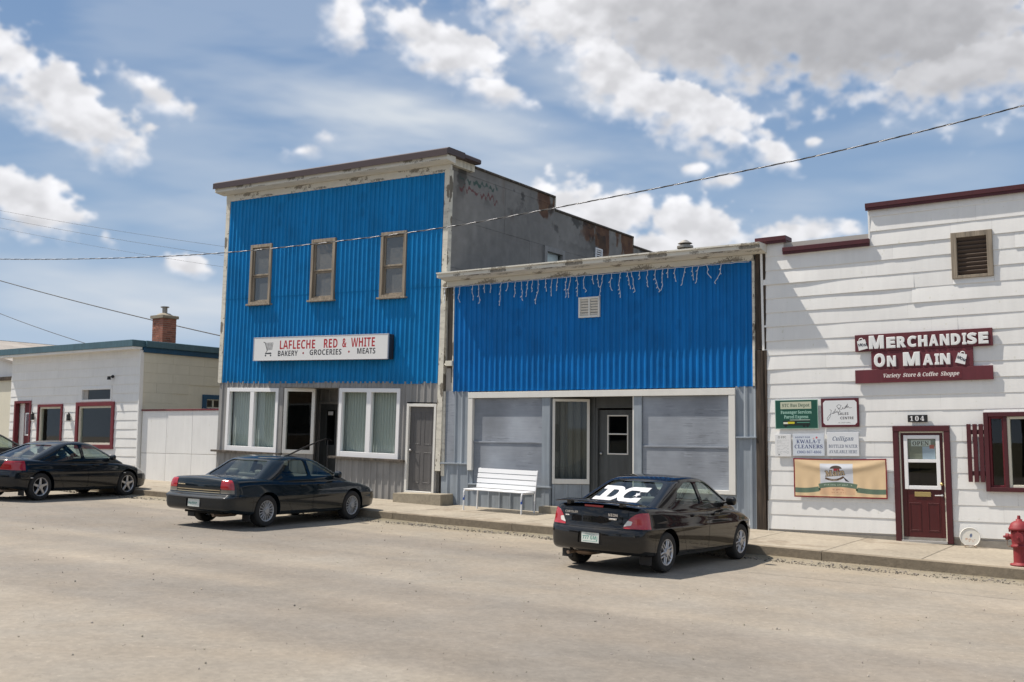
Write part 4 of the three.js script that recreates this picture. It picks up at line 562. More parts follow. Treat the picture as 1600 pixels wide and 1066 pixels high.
    const t = canvasTex(1024, 432, (c, w, h) => {
      c.fillStyle = '#dcc19a'; c.fillRect(0, 0, w, h); c.fillStyle = '#cfd2d8'; c.fillRect(300, 52, 362, 250); c.fillStyle = '#d9b490'; c.fillRect(290, 300, 390, 100);
      c.strokeStyle = '#647866'; c.lineWidth = 54; c.beginPath(); c.moveTo(0, 352); c.quadraticCurveTo(150, 366, 284, 336); c.stroke(); c.beginPath(); c.moveTo(702, 340); c.quadraticCurveTo(860, 366, 1024, 356); c.stroke(); c.beginPath(); c.moveTo(284, 306); c.quadraticCurveTo(494, 262, 702, 306); c.stroke(); c.fillStyle = '#33463a'; c.fillRect(280, 326, 22, 26); c.fillRect(688, 326, 22, 26);
      smallPrint(c, 340, 296, 310, 18, '#c5d2c4', 4);
      c.strokeStyle = '#4a4038'; c.fillStyle = '#4a4038'; c.lineWidth = 5; c.beginPath(); c.ellipse(478, 108, 66, 36, 0, Math.PI, 0); c.fill(); c.fillStyle = '#b23a48'; c.fillRect(452, 108, 66, 24); c.fillStyle = '#6a5644'; c.save(); c.translate(360, 196); c.rotate(-0.10); c.font = 'bold 84px serif'; c.lineWidth = 9; c.strokeStyle = '#352e2a'; c.strokeText('Main', 0, 0); c.fillStyle = '#c9b394'; c.fillText('Main', 0, 0); c.restore();
      c.strokeStyle = '#5e4b3d'; c.lineWidth = 22; c.beginPath(); c.moveTo(356, 214); c.quadraticCurveTo(470, 262, 560, 196); c.stroke(); c.fillStyle = '#39343a'; c.beginPath(); c.moveTo(546, 186); c.lineTo(622, 254); c.lineTo(580, 246); c.fill(); smallPrint(c, 404, 240, 116, 15, '#ded2c0', 5);
      smallPrint(c, 436, 350, 116, 20, '#a05a4c', 6); smallPrint(c, 420, 378, 150, 14, '#a8705c', 7); c.strokeStyle = '#7e1f26'; c.lineWidth = 16; c.strokeRect(6, 6, w - 12, h - 12); });
    part(s, 'banner_sheet', g, std({ map: t, roughness: 0.32, side: THREE.DoubleSide })); }
  { const s = thing('house_number', 'small black plate with white number 104 over the maroon door', 'number plate', ...W0); part(s, 'plate', box(2.70, 3.04, 2.005, 2.135, 0.03, 0.06), M.black); let x = 2.735; for (const ch of '104') { const g = new TextGeometry(ch, { font: FONT.serif, size: 0.088, depth: 0.006, curveSegments: 4 }); g.translate(x, 2.027, 0.0605); part(s, 'digit', g, M.vinyl); x += 0.093; } }
}

// ================================================================ the white building on the left, its fence and the one beyond
const left = thing('small_white_building', 'small white lap-sided building with teal roof edge and maroon-framed windows', 'building', -33.5, 0, 0);
{
  const b = left, X = 6.72, holes = [[0.30, 1.22, 0.9, 3.44], [1.62, 2.96, 1.95, 3.30], [3.68, 5.60, 1.90, 3.34], [3.90, 5.42, 3.36, 3.76]]; b.rotation.z = -0.006; const r = rng(17);
  for (let k = 0; k < 15; k++) { const y0 = 4.66 - k * 0.27, y1 = Math.min(y0 + 0.27, 4.9); const j = 1.5 + r() * 4; for (const [a, c] of [[0, j], [j, X]]) for (const [s, e, ya, yb] of cutBoards(a, c, y0, y1, holes)) { const ph = r() * 40; part(b, 'siding_board', lapBoard(s + 0.001, e - 0.001, ya, yb, (x) => 0.010 + 0.010 * fbm(x * 0.8 + ph, k, 3, 2)), M.white); } }
  part(b, 'wall_core', merge([pbox(0, 0.30, 0, 4.9, -0.2, -0.003), pbox(0.30, 1.22, 3.44, 4.9, -0.2, -0.003), pbox(1.22, 1.62, 0, 4.9, -0.2, -0.003), pbox(1.62, 2.96, 0, 1.95, -0.2, -0.003), pbox(1.62, 2.96, 3.30, 4.9, -0.2, -0.003), pbox(2.96, 3.68, 0, 4.9, -0.2, -0.003), pbox(3.68, 5.6, 0, 1.90, -0.2, -0.003), pbox(3.68, 5.6, 3.76, 4.9, -0.2, -0.003), pbox(5.6, X, 0, 4.9, -0.2, -0.003)]), M.plaster);
  part(b, 'corner_board', box(X - 0.001, X + 0.05, 0.6, 4.86, -0.1, 0.03), M.white);
  part(b, 'roof_edge', box(-0.42, X + 0.07, 4.95, 5.15, -0.1, 0.35, 0.012), M.teal, 'teal metal roof edge'); part(b, 'soffit', pbox(-0.35, X + 0.05, 4.88, 4.948, -0.02, 0.31), M.white);
  part(b, 'roof_edge', box(X - 0.1, X + 0.16, 4.952, 5.148, -9, -0.105, 0.012), M.teal); part(b, 'fascia', box(X + 0.0, X + 0.09, 4.80, 4.95, -9, -0.06), M.tealBlue, 'dark blue fascia board');
  part(b, 'roof', pbox(-0.3, X - 0.1, 4.95, 5.10, -9, -0.1), M.roof); part(b, 'back_wall', pbox(0, X, 0, 4.9, -9, -8.8), M.plaster); part(b, 'left_wall', pbox(0, 0.15, 0, 4.9, -8.8, -0.2), M.plaster); part(b, 'floor', pbox(0.15, X - 0.15, 0.6, 0.9, -8.8, -0.2), M.roof);
  // side wall of painted blocks with real joints
  for (let k = 0; k < 15; k++) for (let z = 0, q = 0; z > -8.9; q++) { const len = q === 0 && k % 2 ? 0.6 : 1.2, ze = Math.max(-8.95, z - len), y0 = 0.3 + k * 0.30; if (y0 < 4.8 && !(y0 + 0.28 > 3.06 && y0 < 3.62 && ze < -2.36 && z > -3.2)) part(b, 'wall_block', pbox(X - 0.15, X + 0.02 + 0.003 * HV[(k * 13 + q * 7) & 255], y0, Math.min(y0 + 0.296, 4.80), ze + 0.003, z - (q ? 0 : 0.1)), M.cream); z = ze; }
  part(b, 'wall_joints', merge([pbox(X - 0.14, X + 0.006, 0.3, 4.80, -8.9, -3.2), pbox(X - 0.14, X + 0.006, 0.3, 4.80, -2.36, -0.1), pbox(X - 0.14, X + 0.006, 0.3, 3.06, -3.2, -2.36), pbox(X - 0.14, X + 0.006, 3.62, 4.8, -3.2, -2.36)]), M.cream);
  const sw = part(b, 'side_window', along(frame(0, 0.84, 3.06, 3.62, -0.05, 0.05, 0.14), X + 0.02, -2.36, X + 0.02, -3.2), M.tealBlue); part(sw, 'sash', along(merge([frame(0.14, 0.70, 3.20, 3.48, -0.03, 0.02, 0.03), box(0.40, 0.44, 3.23, 3.45, -0.03, 0.018)]), X + 0.02, -2.36, X + 0.02, -3.2), M.cream); part(sw, 'pane', along(face(0.16, 0.68, 3.22, 3.46, -0.01), X + 0.02, -2.36, X + 0.02, -3.2), M.glass);
  const dr = part(b, 'door', box(0.62, 1.18, 0.95, 3.36, -0.18, -0.14), M.red, 'red door with a small white-framed window'); part(dr, 'window_frame', frame(0.70, 1.14, 2.30, 3.05, -0.14, -0.115, 0.045), M.vinyl); part(dr, 'pane', face(0.74, 1.10, 2.34, 3.01, -0.125), M.glass); part(b, 'door_frame', merge([box(0.28, 0.37, 0.9, 3.44, -0.1, 0.045), box(1.16, 1.23, 0.9, 3.44, -0.1, 0.045), box(0.37, 1.16, 3.36, 3.44, -0.1, 0.043)]), M.red); part(b, 'door_jamb', box(0.38, 0.62, 0.95, 3.36, -0.16, -0.12), M.white);
  const win = (x0, x1, y0, y1, fr, lab) => { const w = part(b, 'window', frame(x0, x1, y0, y1, -0.12, 0.05, fr), M.red, lab); part(w, 'sash', frame(x0 + fr, x1 - fr, y0 + fr, y1 - fr, -0.10, 0.0, 0.06), M.cream); part(w, 'pane', face(x0 + fr + 0.05, x1 - fr - 0.05, y0 + fr + 0.05, y1 - fr - 0.05, -0.05), M.glass); };
  win(1.62, 2.96, 1.95, 3.30, 0.075, 'narrower maroon-framed window'); win(3.68, 5.60, 1.90, 3.34, 0.125, 'wide maroon-framed window'); const tw = part(b, 'transom_window', frame(3.88, 5.44, 3.36, 3.78, -0.10, 0.03, 0.06), M.white); part(tw, 'pane', face(4.18, 5.38, 3.42, 3.72, -0.05), M.glass); part(tw, 'panel', pbox(3.94, 4.18, 3.42, 3.72, -0.06, -0.03), M.plaster);
  const lm = part(b, 'wall_lamp', merge([cyl(0.05, 0.05, 0.03, 10).rotateX(Math.PI / 2).translate(5.47, 4.10, 0.02), rod([5.47, 4.10, 0.04], [5.47, 4.08, 0.16], 0.015, 6), cyl(0.06, 0.045, 0.10, 10).translate(5.47, 4.0, 0.16)]), M.black); for (const [x, y] of [[1.40, 2.92], [3.36, 2.88]]) part(b, 'lantern', merge([box(x - 0.04, x + 0.04, y - 0.11, y + 0.09, 0.03, 0.12), cyl(0.06, 0.01, 0.07, 6).translate(x, y + 0.09, 0.075)]), M.black);
}
{
  const f = thing('white_panel_fence', 'white panelled fence with red top rail between the white building and blue store', 'fence', -26.72, 0, -0.08); f.rotation.z = -0.012;
  const pm = std({ color: lin(0.72, 0.71, 0.70), map: T.peel, roughness: 0.7 });
  for (let k = 0; k < 3; k++) { part(f, 'panel', box(0.02 + k * 1.13, 1.142 + k * 1.13, 1.765, 3.0, -0.06, 0.0), M.white); part(f, 'panel', box(0.02 + k * 1.13, 1.142 + k * 1.13, 0.6, 1.75, -0.06, 0.0), M.white); } part(f, 'seam_strip', pbox(0.02, 3.40, 1.745, 1.77, -0.06, -0.012), M.plaster); part(f, 'top_rail', box(0.0, 3.44, 3.0, 3.045, -0.08, 0.03), M.red);
  const c = thing('brick_chimney', 'red brick chimney with concrete crown and metal flue on the white building roof', 'chimney', -28.0, 5.0, -1.8), list = [], r = rng(31), cols = [];
  for (let k = 0; k < 15; k++) for (const side of [0, 1, 2, 3]) for (let q = 0; q < 3; q++) { const s = 0.29, L = 0.187, off = (k % 2) * 0.06, y0 = k * 0.073, a = -s + 0.006 + q * 0.195 + (side % 2 ? 0.0 : 0) + (q ? -off : 0), e = q === 2 ? s - 0.004 : -s + 0.006 + q * 0.195 + L - off; const g = pbox(a, e, y0, y0 + 0.062, s - 0.06, s + 0.004 * r()); g.rotateY(side * Math.PI / 2); const n = g.attributes.position.count, k2 = 0.7 + 0.6 * r(), col = new Float32Array(n * 3); for (let i = 0; i < n; i++) col.set([0.33 * k2, 0.135 * k2, 0.09 * k2], i * 3); g.setAttribute('color', new THREE.BufferAttribute(col, 3)); list.push(g); }
  c.scale.set(0.9, 0.93, 0.9); const bricks = mergeGeometries(list); const bm = part(c, 'brickwork', bricks, std({ vertexColors: true, roughness: 0.9, bumpMap: T.fine, bumpScale: 0.003 })); bm.userData.kind = 'stuff';
  part(c, 'mortar', pbox(-0.282, 0.282, 0, 1.09, -0.282, 0.282), std({ color: lin(0.42, 0.40, 0.36), roughness: 0.95 })); part(c, 'crown', merge([box(-0.35, 0.35, 1.09, 1.20, -0.35, 0.35, 0.02), cyl(0.32, 0.18, 0.08, 12).translate(0, 1.2, 0)]), M.concrete); part(c, 'flue', merge([cyl(0.09, 0.09, 0.25, 14).translate(0, 1.26, 0), cyl(0.15, 0.15, 0.03, 14).translate(0, 1.49, 0)]), M.galv);
  const o = thing('gabled_white_building', 'pale stucco building with a low pitched roof beyond the white building', 'building', -42.2, 0, -0.6);
  const sh = new THREE.Shape([[0, 0], [7.9, 0], [7.9, 4.75], [2.2, 6.0], [0, 5.5]].map((p) => new THREE.Vector2(...p))); const g = new THREE.ExtrudeGeometry(sh, { depth: 10, bevelEnabled: false }); g.translate(0, 0, -10); part(o, 'wall', uvm(g), M.white);
  part(o, 'roof', merge([along(pbox(0, 6.1, -0.04, 0.06, -10.2, 0.15), 0, 0, 1, 0).rotateZ(-0.216).translate(2.15, 6.06, 0), pbox(-0.1, 2.4, -0.04, 0.06, -10.2, 0.15).rotateZ(0.223).translate(-0.05, 5.52, 0)]), std({ color: lin(0.42, 0.41, 0.42), map: T.concrete, roughness: 0.8 })); part(o, 'lower_wall', box(0.05, 8.0, 0, 4.2, 0.0, 0.12), M.cream); part(o, 'ledge', box(0.0, 8.05, 4.2, 4.32, 0.0, 0.2), M.brownWood); part(o, 'window', frame(1.0, 2.4, 1.9, 3.4, 0.1, 0.16, 0.1), M.trim);
}
console.log('buildings done');

// ---------------------------------------------------------------- cars: a rounded box bent into a body, then cut into panels
const ev = new Evaluator(); ev.attributes = ['position', 'normal']; ev.useGroups = false;
function spline(pts) { return (x) => { if (x <= pts[0][0]) return pts[0][1]; for (let i = 0; i < pts.length - 1; i++) { const [x0, y0] = pts[i], [x1, y1] = pts[i + 1]; if (x <= x1) { const h = x1 - x0, t = (x - x0) / h, m = (k) => { const a = pts[Math.max(0, k - 1)], b = pts[Math.min(pts.length - 1, k + 1)]; return (b[1] - a[1]) / (b[0] - a[0] || 1); }, m0 = m(i) * h, m1 = m(i + 1) * h; return (2 * t ** 3 - 3 * t * t + 1) * y0 + (t ** 3 - 2 * t * t + t) * m0 + (-2 * t ** 3 + 3 * t * t) * y1 + (t ** 3 - t * t) * m1; } } return pts.at(-1)[1]; }; }
// closed box of unit extents (length s 0..1, height r 0..1, width t -1..1) with round edges of the given real radii, mapped by f
function bentBox(L, H, Wd, R, nx, ny, nz, f, grow = 0) {
  let g = new THREE.BoxGeometry(L, H, Wd, nx, ny, nz); g.deleteAttribute('uv'); g.deleteAttribute('normal'); g = mergeVertices(g, 1e-5);
  const p = g.attributes.position, v = new THREE.Vector3(), c = new THREE.Vector3(), e = new THREE.Vector3(L / 2 - R, H / 2 - R, Wd / 2 - R);
  for (let i = 0; i < p.count; i++) { v.fromBufferAttribute(p, i); c.copy(v).clamp(e.clone().negate(), e); const d = v.clone().sub(c), l = d.length(); if (l > 1e-6) v.copy(c).addScaledVector(d, R / l); const o = f(v.x / L + 0.5, v.y / H + 0.5, v.z / (Wd / 2)); p.setXYZ(i, o[0], o[1], o[2]); }
  g.computeVertexNormals();
  if (grow) { const n = g.attributes.normal; for (let i = 0; i < p.count; i++) p.setXYZ(i, p.getX(i) + n.getX(i) * grow, p.getY(i) + n.getY(i) * grow, p.getZ(i) + n.getZ(i) * grow); }
  return g;
}
const brush = (g) => { const q = g.index ? g : mergeVertices(g, 1e-6); for (const k of Object.keys(q.attributes)) if (k !== 'position' && k !== 'normal') q.deleteAttribute(k); if (!q.attributes.normal) q.computeVertexNormals(); const b = new Brush(q); b.updateMatrixWorld(); return b; };
const csg = (a, b, op) => { const r = ev.evaluate(a, b, op); r.updateMatrixWorld(); return r; };
// prism over an (x, y) outline between z0 and z1, or over a (z, y) outline between x0 and x1, or over an (x, z) outline between y0 and y1
function prism(pts, a, b, axis = 'z') { const s = new THREE.Shape(pts.map((p) => new THREE.Vector2(p[0], axis === 'y' ? -p[1] : p[1]))); const g = new THREE.ExtrudeGeometry(s, { depth: b - a, bevelEnabled: false }); g.deleteAttribute('uv'); if (axis === 'z') g.translate(0, 0, a); else if (axis === 'x') { g.rotateY(-Math.PI / 2); g.scale(1, 1, 1); g.translate(b, 0, 0); } else { g.rotateX(-Math.PI / 2); g.translate(0, a, 0); } return g; }
function roundPoly(pts, r, n = 5) { const out = []; for (let i = 0; i < pts.length; i++) { const p = pts[i], a = pts[(i + pts.length - 1) % pts.length], b = pts[(i + 1) % pts.length], q = p[2] ?? r, da = [a[0] - p[0], a[1] - p[1]], db = [b[0] - p[0], b[1] - p[1]], la = Math.hypot(...da), lb = Math.hypot(...db), k = Math.min(q, la * 0.45, lb * 0.45); const A = [p[0] + da[0] / la * k, p[1] + da[1] / la * k], B = [p[0] + db[0] / lb * k, p[1] + db[1] / lb * k]; for (let j = 0; j <= n; j++) { const t = j / n; out.push([(1 - t) ** 2 * A[0] + 2 * t * (1 - t) * p[0] + t * t * B[0], (1 - t) ** 2 * A[1] + 2 * t * (1 - t) * p[1] + t * t * B[1]]); } } return out; }
const grown = (pts, d) => { const cx = pts.reduce((a, p) => a + p[0], 0) / pts.length, cy = pts.reduce((a, p) => a + p[1], 0) / pts.length; return pts.map((p, i) => { const a = pts[(i + pts.length - 1) % pts.length], b = pts[(i + 1) % pts.length]; let nx = b[1] - a[1], ny = -(b[0] - a[0]); const l = Math.hypot(nx, ny) || 1; nx /= l; ny /= l; if (nx * (p[0] - cx) + ny * (p[1] - cy) < 0) { nx = -nx; ny = -ny; } return [p[0] + nx * d, p[1] + ny * d]; }); };

const CM = {
  tyre: std({ color: lin(0.022, 0.021, 0.02), roughness: 0.85, bumpMap: T.fine, bumpScale: 0.001 }),
  rim: std({ color: lin(0.52, 0.52, 0.53), roughness: 0.32, metalness: 0.75 }), rimDull: std({ color: lin(0.42, 0.42, 0.42), roughness: 0.5, metalness: 0.5 }),
  well: std({ color: lin(0.012, 0.012, 0.012), roughness: 0.95 }), trimB: std({ color: lin(0.016, 0.016, 0.017), roughness: 0.6 }),
  seat: std({ color: lin(0.085, 0.082, 0.08), roughness: 0.95 }), seatL: std({ color: lin(0.19, 0.18, 0.17), roughness: 0.95 }), dash: std({ color: lin(0.05, 0.05, 0.05), roughness: 0.8 }),
  glass: new THREE.MeshPhysicalMaterial({ color: lin(0.66, 0.74, 0.70), transmission: 1, thickness: 0, roughness: 0, ior: 1.52 }),
  lens: new THREE.MeshPhysicalMaterial({ color: lin(0.36, 0.009, 0.014), roughness: 0.15, clearcoat: 1, clearcoatRoughness: 0.03 }), clear: new THREE.MeshPhysicalMaterial({ color: lin(0.62, 0.60, 0.56), roughness: 0.15, clearcoat: 1, clearcoatRoughness: 0.03 }), amber: std({ color: lin(0.5, 0.16, 0.02), roughness: 0.2 }),
  chrome: std({ color: lin(0.75, 0.75, 0.76), roughness: 0.12, metalness: 1 }), gold: std({ color: lin(0.52, 0.44, 0.30), roughness: 0.3, metalness: 0.7 }), exhaust: std({ color: lin(0.25, 0.18, 0.13), roughness: 0.7, metalness: 0.5 }),
};
const paint = (r, g, b) => new THREE.MeshPhysicalMaterial({ color: lin(r, g, b), roughness: 0.5, metalness: 0.0, specularIntensity: 0.15, clearcoat: 1, clearcoatRoughness: 0.04 });

function wheelGeos(R, wid, rimR, style) {
  const y = wid / 2, prof = [[rimR - 0.01, -y * 0.86], [rimR + 0.012, -y * 0.96], [R * 0.86, -y * 1.02], [R * 0.955, -y * 0.93], [R * 0.99, -y * 0.72], [R, -y * 0.4], [R, y * 0.4], [R * 0.99, y * 0.72], [R * 0.955, y * 0.93], [R * 0.86, y * 1.02], [rimR + 0.012, y * 0.96], [rimR - 0.01, y * 0.86]];
  const tyre = new THREE.LatheGeometry(prof.map((p) => new THREE.Vector2(...p)), 44); tyre.rotateX(Math.PI / 2);
  const list = []; const ring = new THREE.LatheGeometry([[rimR - 0.022, y * 0.55], [rimR - 0.016, y * 0.86], [rimR, y * 0.93], [rimR + 0.006, y * 0.88], [rimR, y * 0.5], [rimR, -y * 0.8], [rimR - 0.02, -y * 0.8], [rimR - 0.022, y * 0.55]].map((p) => new THREE.Vector2(...p)), 44); ring.rotateX(Math.PI / 2); list.push(ring);
  const hub = cyl(0.075, 0.06, 0.05, 20); hub.rotateX(Math.PI / 2); hub.translate(0, 0, y * 0.58); list.push(hub);
  const spoke = (a, w0, w1, split = 0) => { const s = new THREE.Shape([[0.04, -w0], [rimR - 0.01, -w1], [rimR - 0.01, w1], [0.04, w0]].map((p) => new THREE.Vector2(...p))); const g = new THREE.ExtrudeGeometry(s, { depth: 0.02, bevelEnabled: true, bevelThickness: 0.008, bevelSize: 0.006, bevelOffset: -0.006, bevelSegments: 1 }); g.translate(0, split, y * 0.58); g.rotateZ(a); return g; };
  const N = style.n; for (let k = 0; k < N; k++) { const a = k / N * Math.PI * 2 + 0.3; if (style.pair) { list.push(spoke(a, 0.013, 0.013, style.pair), spoke(a, 0.013, 0.013, -style.pair)); } else list.push(spoke(a, style.w0, style.w1)); }
  for (let k = 0; k < 5; k++) { const n = cyl(0.009, 0.009, 0.012, 6); n.rotateX(Math.PI / 2); n.translate(0.045 * Math.cos(k * 1.2566), 0.045 * Math.sin(k * 1.2566), y * 0.58 + 0.045); list.push(n); }
  const disc = cyl(rimR * 0.86, rimR * 0.86, 0.02, 28); disc.rotateX(Math.PI / 2); disc.translate(0, 0, -0.01);
  return { tyre, rim: merge(list), disc };
}

function makeCar(c) {
  const { L, W, H, wb, rear, R } = c, xr = rear, xf = rear + wb, hw = W / 2;
  const plan = spline(c.plan), topC = spline(c.top), bot = spline(c.bottom), tail = spline(c.tail), nose = spline(c.nose);
  const bodyF = (s, r, t) => {
    const x = s * L, yb = bot(x), yt = topC(x) - c.crown * t * t, y = mix(yb, yt, r);
    const side = 1 - 0.045 * Math.pow(clamp((0.56 - y) / 0.4), 2) - 0.14 * Math.pow(clamp((y - 0.56) / 0.55), 2) + 0.012 * Math.exp(-Math.pow((y - c.line) / 0.035, 2));
    const z = t * plan(x) * side, wr = Math.pow(clamp(1 - x / 0.7), 2), wf = Math.pow(clamp(1 - (L - x) / 0.9), 2);
    return [x + wr * (tail(y) + c.bow * (z / hw) ** 2) - wf * (nose(y) + c.bowF * (z / hw) ** 2), y, z];
  };
  const BX = [L, 0.78, W, 0.085, 80, 24, 40];
  let body = brush(bentBox(...BX, bodyF)); const skin = brush(bentBox(...BX, bodyF, 0.006));
  // wheel arches and cabin
  for (const x of [xr, xf]) for (const s of [-1, 1]) { const g = cyl(R + 0.055, R + 0.055, 0.42, 40); g.rotateX(Math.PI / 2); g.translate(x, R + 0.005, s > 0 ? 0.55 : -0.97); g.deleteAttribute('uv'); body = csg(body, brush(g), SUBTRACTION); }
  const [cb0, cb1] = c.cabin; body = csg(body, brush(prism(roundPoly([[cb0, 0.42], [cb1, 0.42], [cb1 - 0.1, 1.3], [cb0 - 0.05, 1.3]], 0.1), -hw + 0.16, hw - 0.16)), SUBTRACTION);
  // plate recess
  if (c.recess) { const [y0, y1, w] = c.recess; body = csg(body, brush(prism(roundPoly([[-w, y0], [w, y0], [w * 0.92, y1], [-w * 0.92, y1]], 0.02), -0.3, c.recessX, 'x')), SUBTRACTION); }
  const pieces = {};
  const split = (name, pts, a, b, axis) => { const P = (d) => brush(prism(grown(pts, -d), a, b, axis)); (pieces[name] ??= []).push(csg(body, P(0.0055), INTERSECTION).geometry); body = csg(body, brush(prism(pts, a, b, axis)), SUBTRACTION); };
  for (const s of [1, -1]) { const z0 = s > 0 ? 0.5 : -1.2, z1 = s > 0 ? 1.2 : -0.5; split('front_door', roundPoly(c.frontDoor, 0.05), z0, z1, 'z'); split('rear_door', roundPoly(c.rearDoor, 0.05), z0, z1, 'z'); }
  split('trunk_lid', roundPoly([[-0.5, -hw * c.lidW], [c.lidX, -hw * c.lidW], [c.lidX, hw * c.lidW], [-0.5, hw * c.lidW]], 0.06), c.lidY, 2, 'y');
  split('hood', roundPoly([[c.hoodX, -hw * 0.80], [L - 0.16, -hw * 0.74], [L - 0.16, hw * 0.74], [c.hoodX, hw * 0.80]], 0.08), 0.62, 2, 'y');
  split('rear_bumper', [[-0.5, -0.1], [xr - R - 0.1, -0.1], [xr - R - 0.1, c.bumpY - 0.06], [0.25, c.bumpY], [-0.5, c.bumpY]], -1.2, 1.2, 'z');
  split('front_bumper', [[L + 0.5, -0.1], [xf + R + 0.1, -0.1], [xf + R + 0.1, c.bumpYF - 0.04], [L - 0.3, c.bumpYF], [L + 0.5, c.bumpYF]], -1.2, 1.2, 'z');

  // greenhouse
  const g0 = c.glass, gy0 = c.belt - 0.13, gy1 = H - 0.03;
  const ghF = (s, r, t) => { const k = r, x0 = mix(g0.b0, g0.t0, Math.pow(k, g0.pr)), x1 = mix(g0.b1, g0.t1, Math.pow(k, g0.pf)), x = mix(x0, x1, s), bowx = 0.10 * t * t * (1 - k * 0.5); const mid = 1 - (2 * s - 1) ** 2; const z = t * mix(g0.wb, g0.wt, Math.pow(k, 1.25)) * (1 - 0.10 * Math.pow(Math.abs(2 * s - 1), 3)); return [x + (s > 0.5 ? -bowx : bowx * 0.8) * Math.abs(2 * s - 1) ** 2, mix(gy0, gy1, k) + k * (0.075 * mid - 0.045 - 0.03 * t * t), z]; };
  const GX = [2.6, 0.48, 1.4, 0.07, 44, 16, 28];
  const outer = brush(bentBox(...GX, ghF)), inner = brush(bentBox(...GX, ghF, -0.03));
  let gh = csg(outer, inner, SUBTRACTION);
  for (const w of c.sideWindows) gh = csg(gh, brush(prism(roundPoly(w, 0.05), -1.2, 1.2, 'z')), SUBTRACTION);
  const wz = mix(g0.wb, g0.wt, 0.2) * 0.9 - 0.095, wt = g0.wt * 0.9 - 0.07, ya = c.belt + 0.015;
  gh = csg(gh, brush(prism(roundPoly([[-wz, ya], [wz, ya], [wt, c.shieldTop], [-wt, c.shieldTop]], 0.06), c.midX, 6, 'x')), SUBTRACTION);
  gh = csg(gh, brush(prism(roundPoly([[-wz, ya + 0.01], [wz, ya + 0.01], [wt, c.backTop], [-wt, c.backTop]], 0.07), -2, c.midX, 'x')), SUBTRACTION);

  const car = new THREE.Group(); const bodyM = part(car, 'body', body.geometry, c.paint), roofM = part(car, 'roof', gh.geometry, c.paint);
  const wGeo = wheelGeos(R, c.tyreW, c.rimR, c.rimStyle);
  for (const [n, list] of Object.entries(pieces)) for (const g of list) { const p = part(car, n, g, c.paint); if (n.endsWith('_door')) { g.computeBoundingBox(); const s = g.boundingBox.max.z > 0.3 ? 1 : -1, hx = n === 'front_door' ? c.frontDoor[0][0] + 0.14 : c.rearDoor[0][0] + (c.rearHandle ?? 0.16); const h = bentBox(0.2, 0.04, 0.035, 0.016, 8, 4, 4, (a, b, d) => [hx + a * 0.19, c.handleY + b * 0.04, s * (bodyF(hx / L, 0.8, 1)[2] - 0.012 + 0.022) + d * 0.018]); part(p, 'handle', h, c.handleM ?? c.paint); } }
  // glass, cut from one shell that runs hidden inside the pillars
  const gs = bentBox(...GX, ghF, -0.014).toNonIndexed(), P = gs.attributes.position, N = gs.attributes.normal, sets = { windshield: [], rear_window: [], front_window_r: [], front_window_l: [], rear_side_r: [], rear_side_l: [] };
  for (let i = 0; i < P.count; i += 3) { const x = (P.getX(i) + P.getX(i + 1) + P.getX(i + 2)) / 3, y = (P.getY(i) + P.getY(i + 1) + P.getY(i + 2)) / 3, z = (P.getZ(i) + P.getZ(i + 1) + P.getZ(i + 2)) / 3, nx = N.getX(i), ny = N.getY(i), nz = N.getZ(i); if (y < c.belt - 0.02) continue; const side = Math.abs(nz) > 0.62 && Math.abs(nz) > Math.abs(nx) && y < c.sideTop + 0.03; let k; if (side) k = (x > c.pillarX ? 'front_window_' : 'rear_side_') + (z > 0 ? 'r' : 'l'); else if (x > c.midX && y < c.shieldTop + 0.03 && nx > 0.1) k = 'windshield'; else if (x < c.midX && y < c.backTop + 0.03 && nx < -0.1) k = 'rear_window'; if (k) sets[k].push(i, i + 1, i + 2); }
  for (const [k, ix] of Object.entries(sets)) { if (!ix.length) continue; const g = new THREE.BufferGeometry(), a = new Float32Array(ix.length * 3), b = new Float32Array(ix.length * 3); ix.forEach((q, j) => { a.set([P.getX(q), P.getY(q), P.getZ(q)], j * 3); b.set([N.getX(q), N.getY(q), N.getZ(q)], j * 3); }); g.setAttribute('position', new THREE.BufferAttribute(a, 3)); g.setAttribute('normal', new THREE.BufferAttribute(b, 3)); part(car, k.startsWith('front_w') || k.startsWith('rear_s') ? 'side_window' : k, g, CM.glass); }
  // wheels
  for (const [x, s] of [[xr, 1], [xr, -1], [xf, 1], [xf, -1]]) { const w = new THREE.Group(); w.name = 'wheel'; w.position.set(x, R, s * (hw - c.tyreW / 2 - 0.025)); if (s < 0) w.rotation.y = Math.PI; part(w, 'tyre', wGeo.tyre, CM.tyre); part(w, 'rim', wGeo.rim, c.rimM); part(w, 'brake_disc', wGeo.disc, CM.well); car.add(w); }
  // underside, wells, exhaust
  part(car, 'underbody', merge([pbox(xr + R * 0.2, xf, 0.20, 0.30, -0.6, 0.6), pbox(xr - 0.1, xr + 0.1, 0.22, 0.34, -0.62, 0.62), pbox(0.28, xr, 0.26, 0.40, -0.5, 0.5), pbox(xf - 0.1, xf + 0.3, 0.22, 0.4, -0.5, 0.5)]), CM.well);
  part(car, 'exhaust_pipe', rod([0.12, 0.245, c.exZ], [1.1, 0.26, c.exZ], 0.028, 10), CM.exhaust); part(car, 'muffler', bentBox(0.5, 0.16, 0.3, 0.07, 8, 6, 6, (a, b, d) => [0.3 + a * 0.5, 0.20 + b * 0.16, c.exZ * 0.7 + d * 0.16]), CM.exhaust);
  for (const s of [-1, 1]) part(car, 'mud_flap', box(xr - R - 0.13, xr - R - 0.105, 0.13, 0.42, s > 0 ? hw - 0.26 : -hw + 0.07, s > 0 ? hw - 0.07 : -hw + 0.26), CM.trimB);
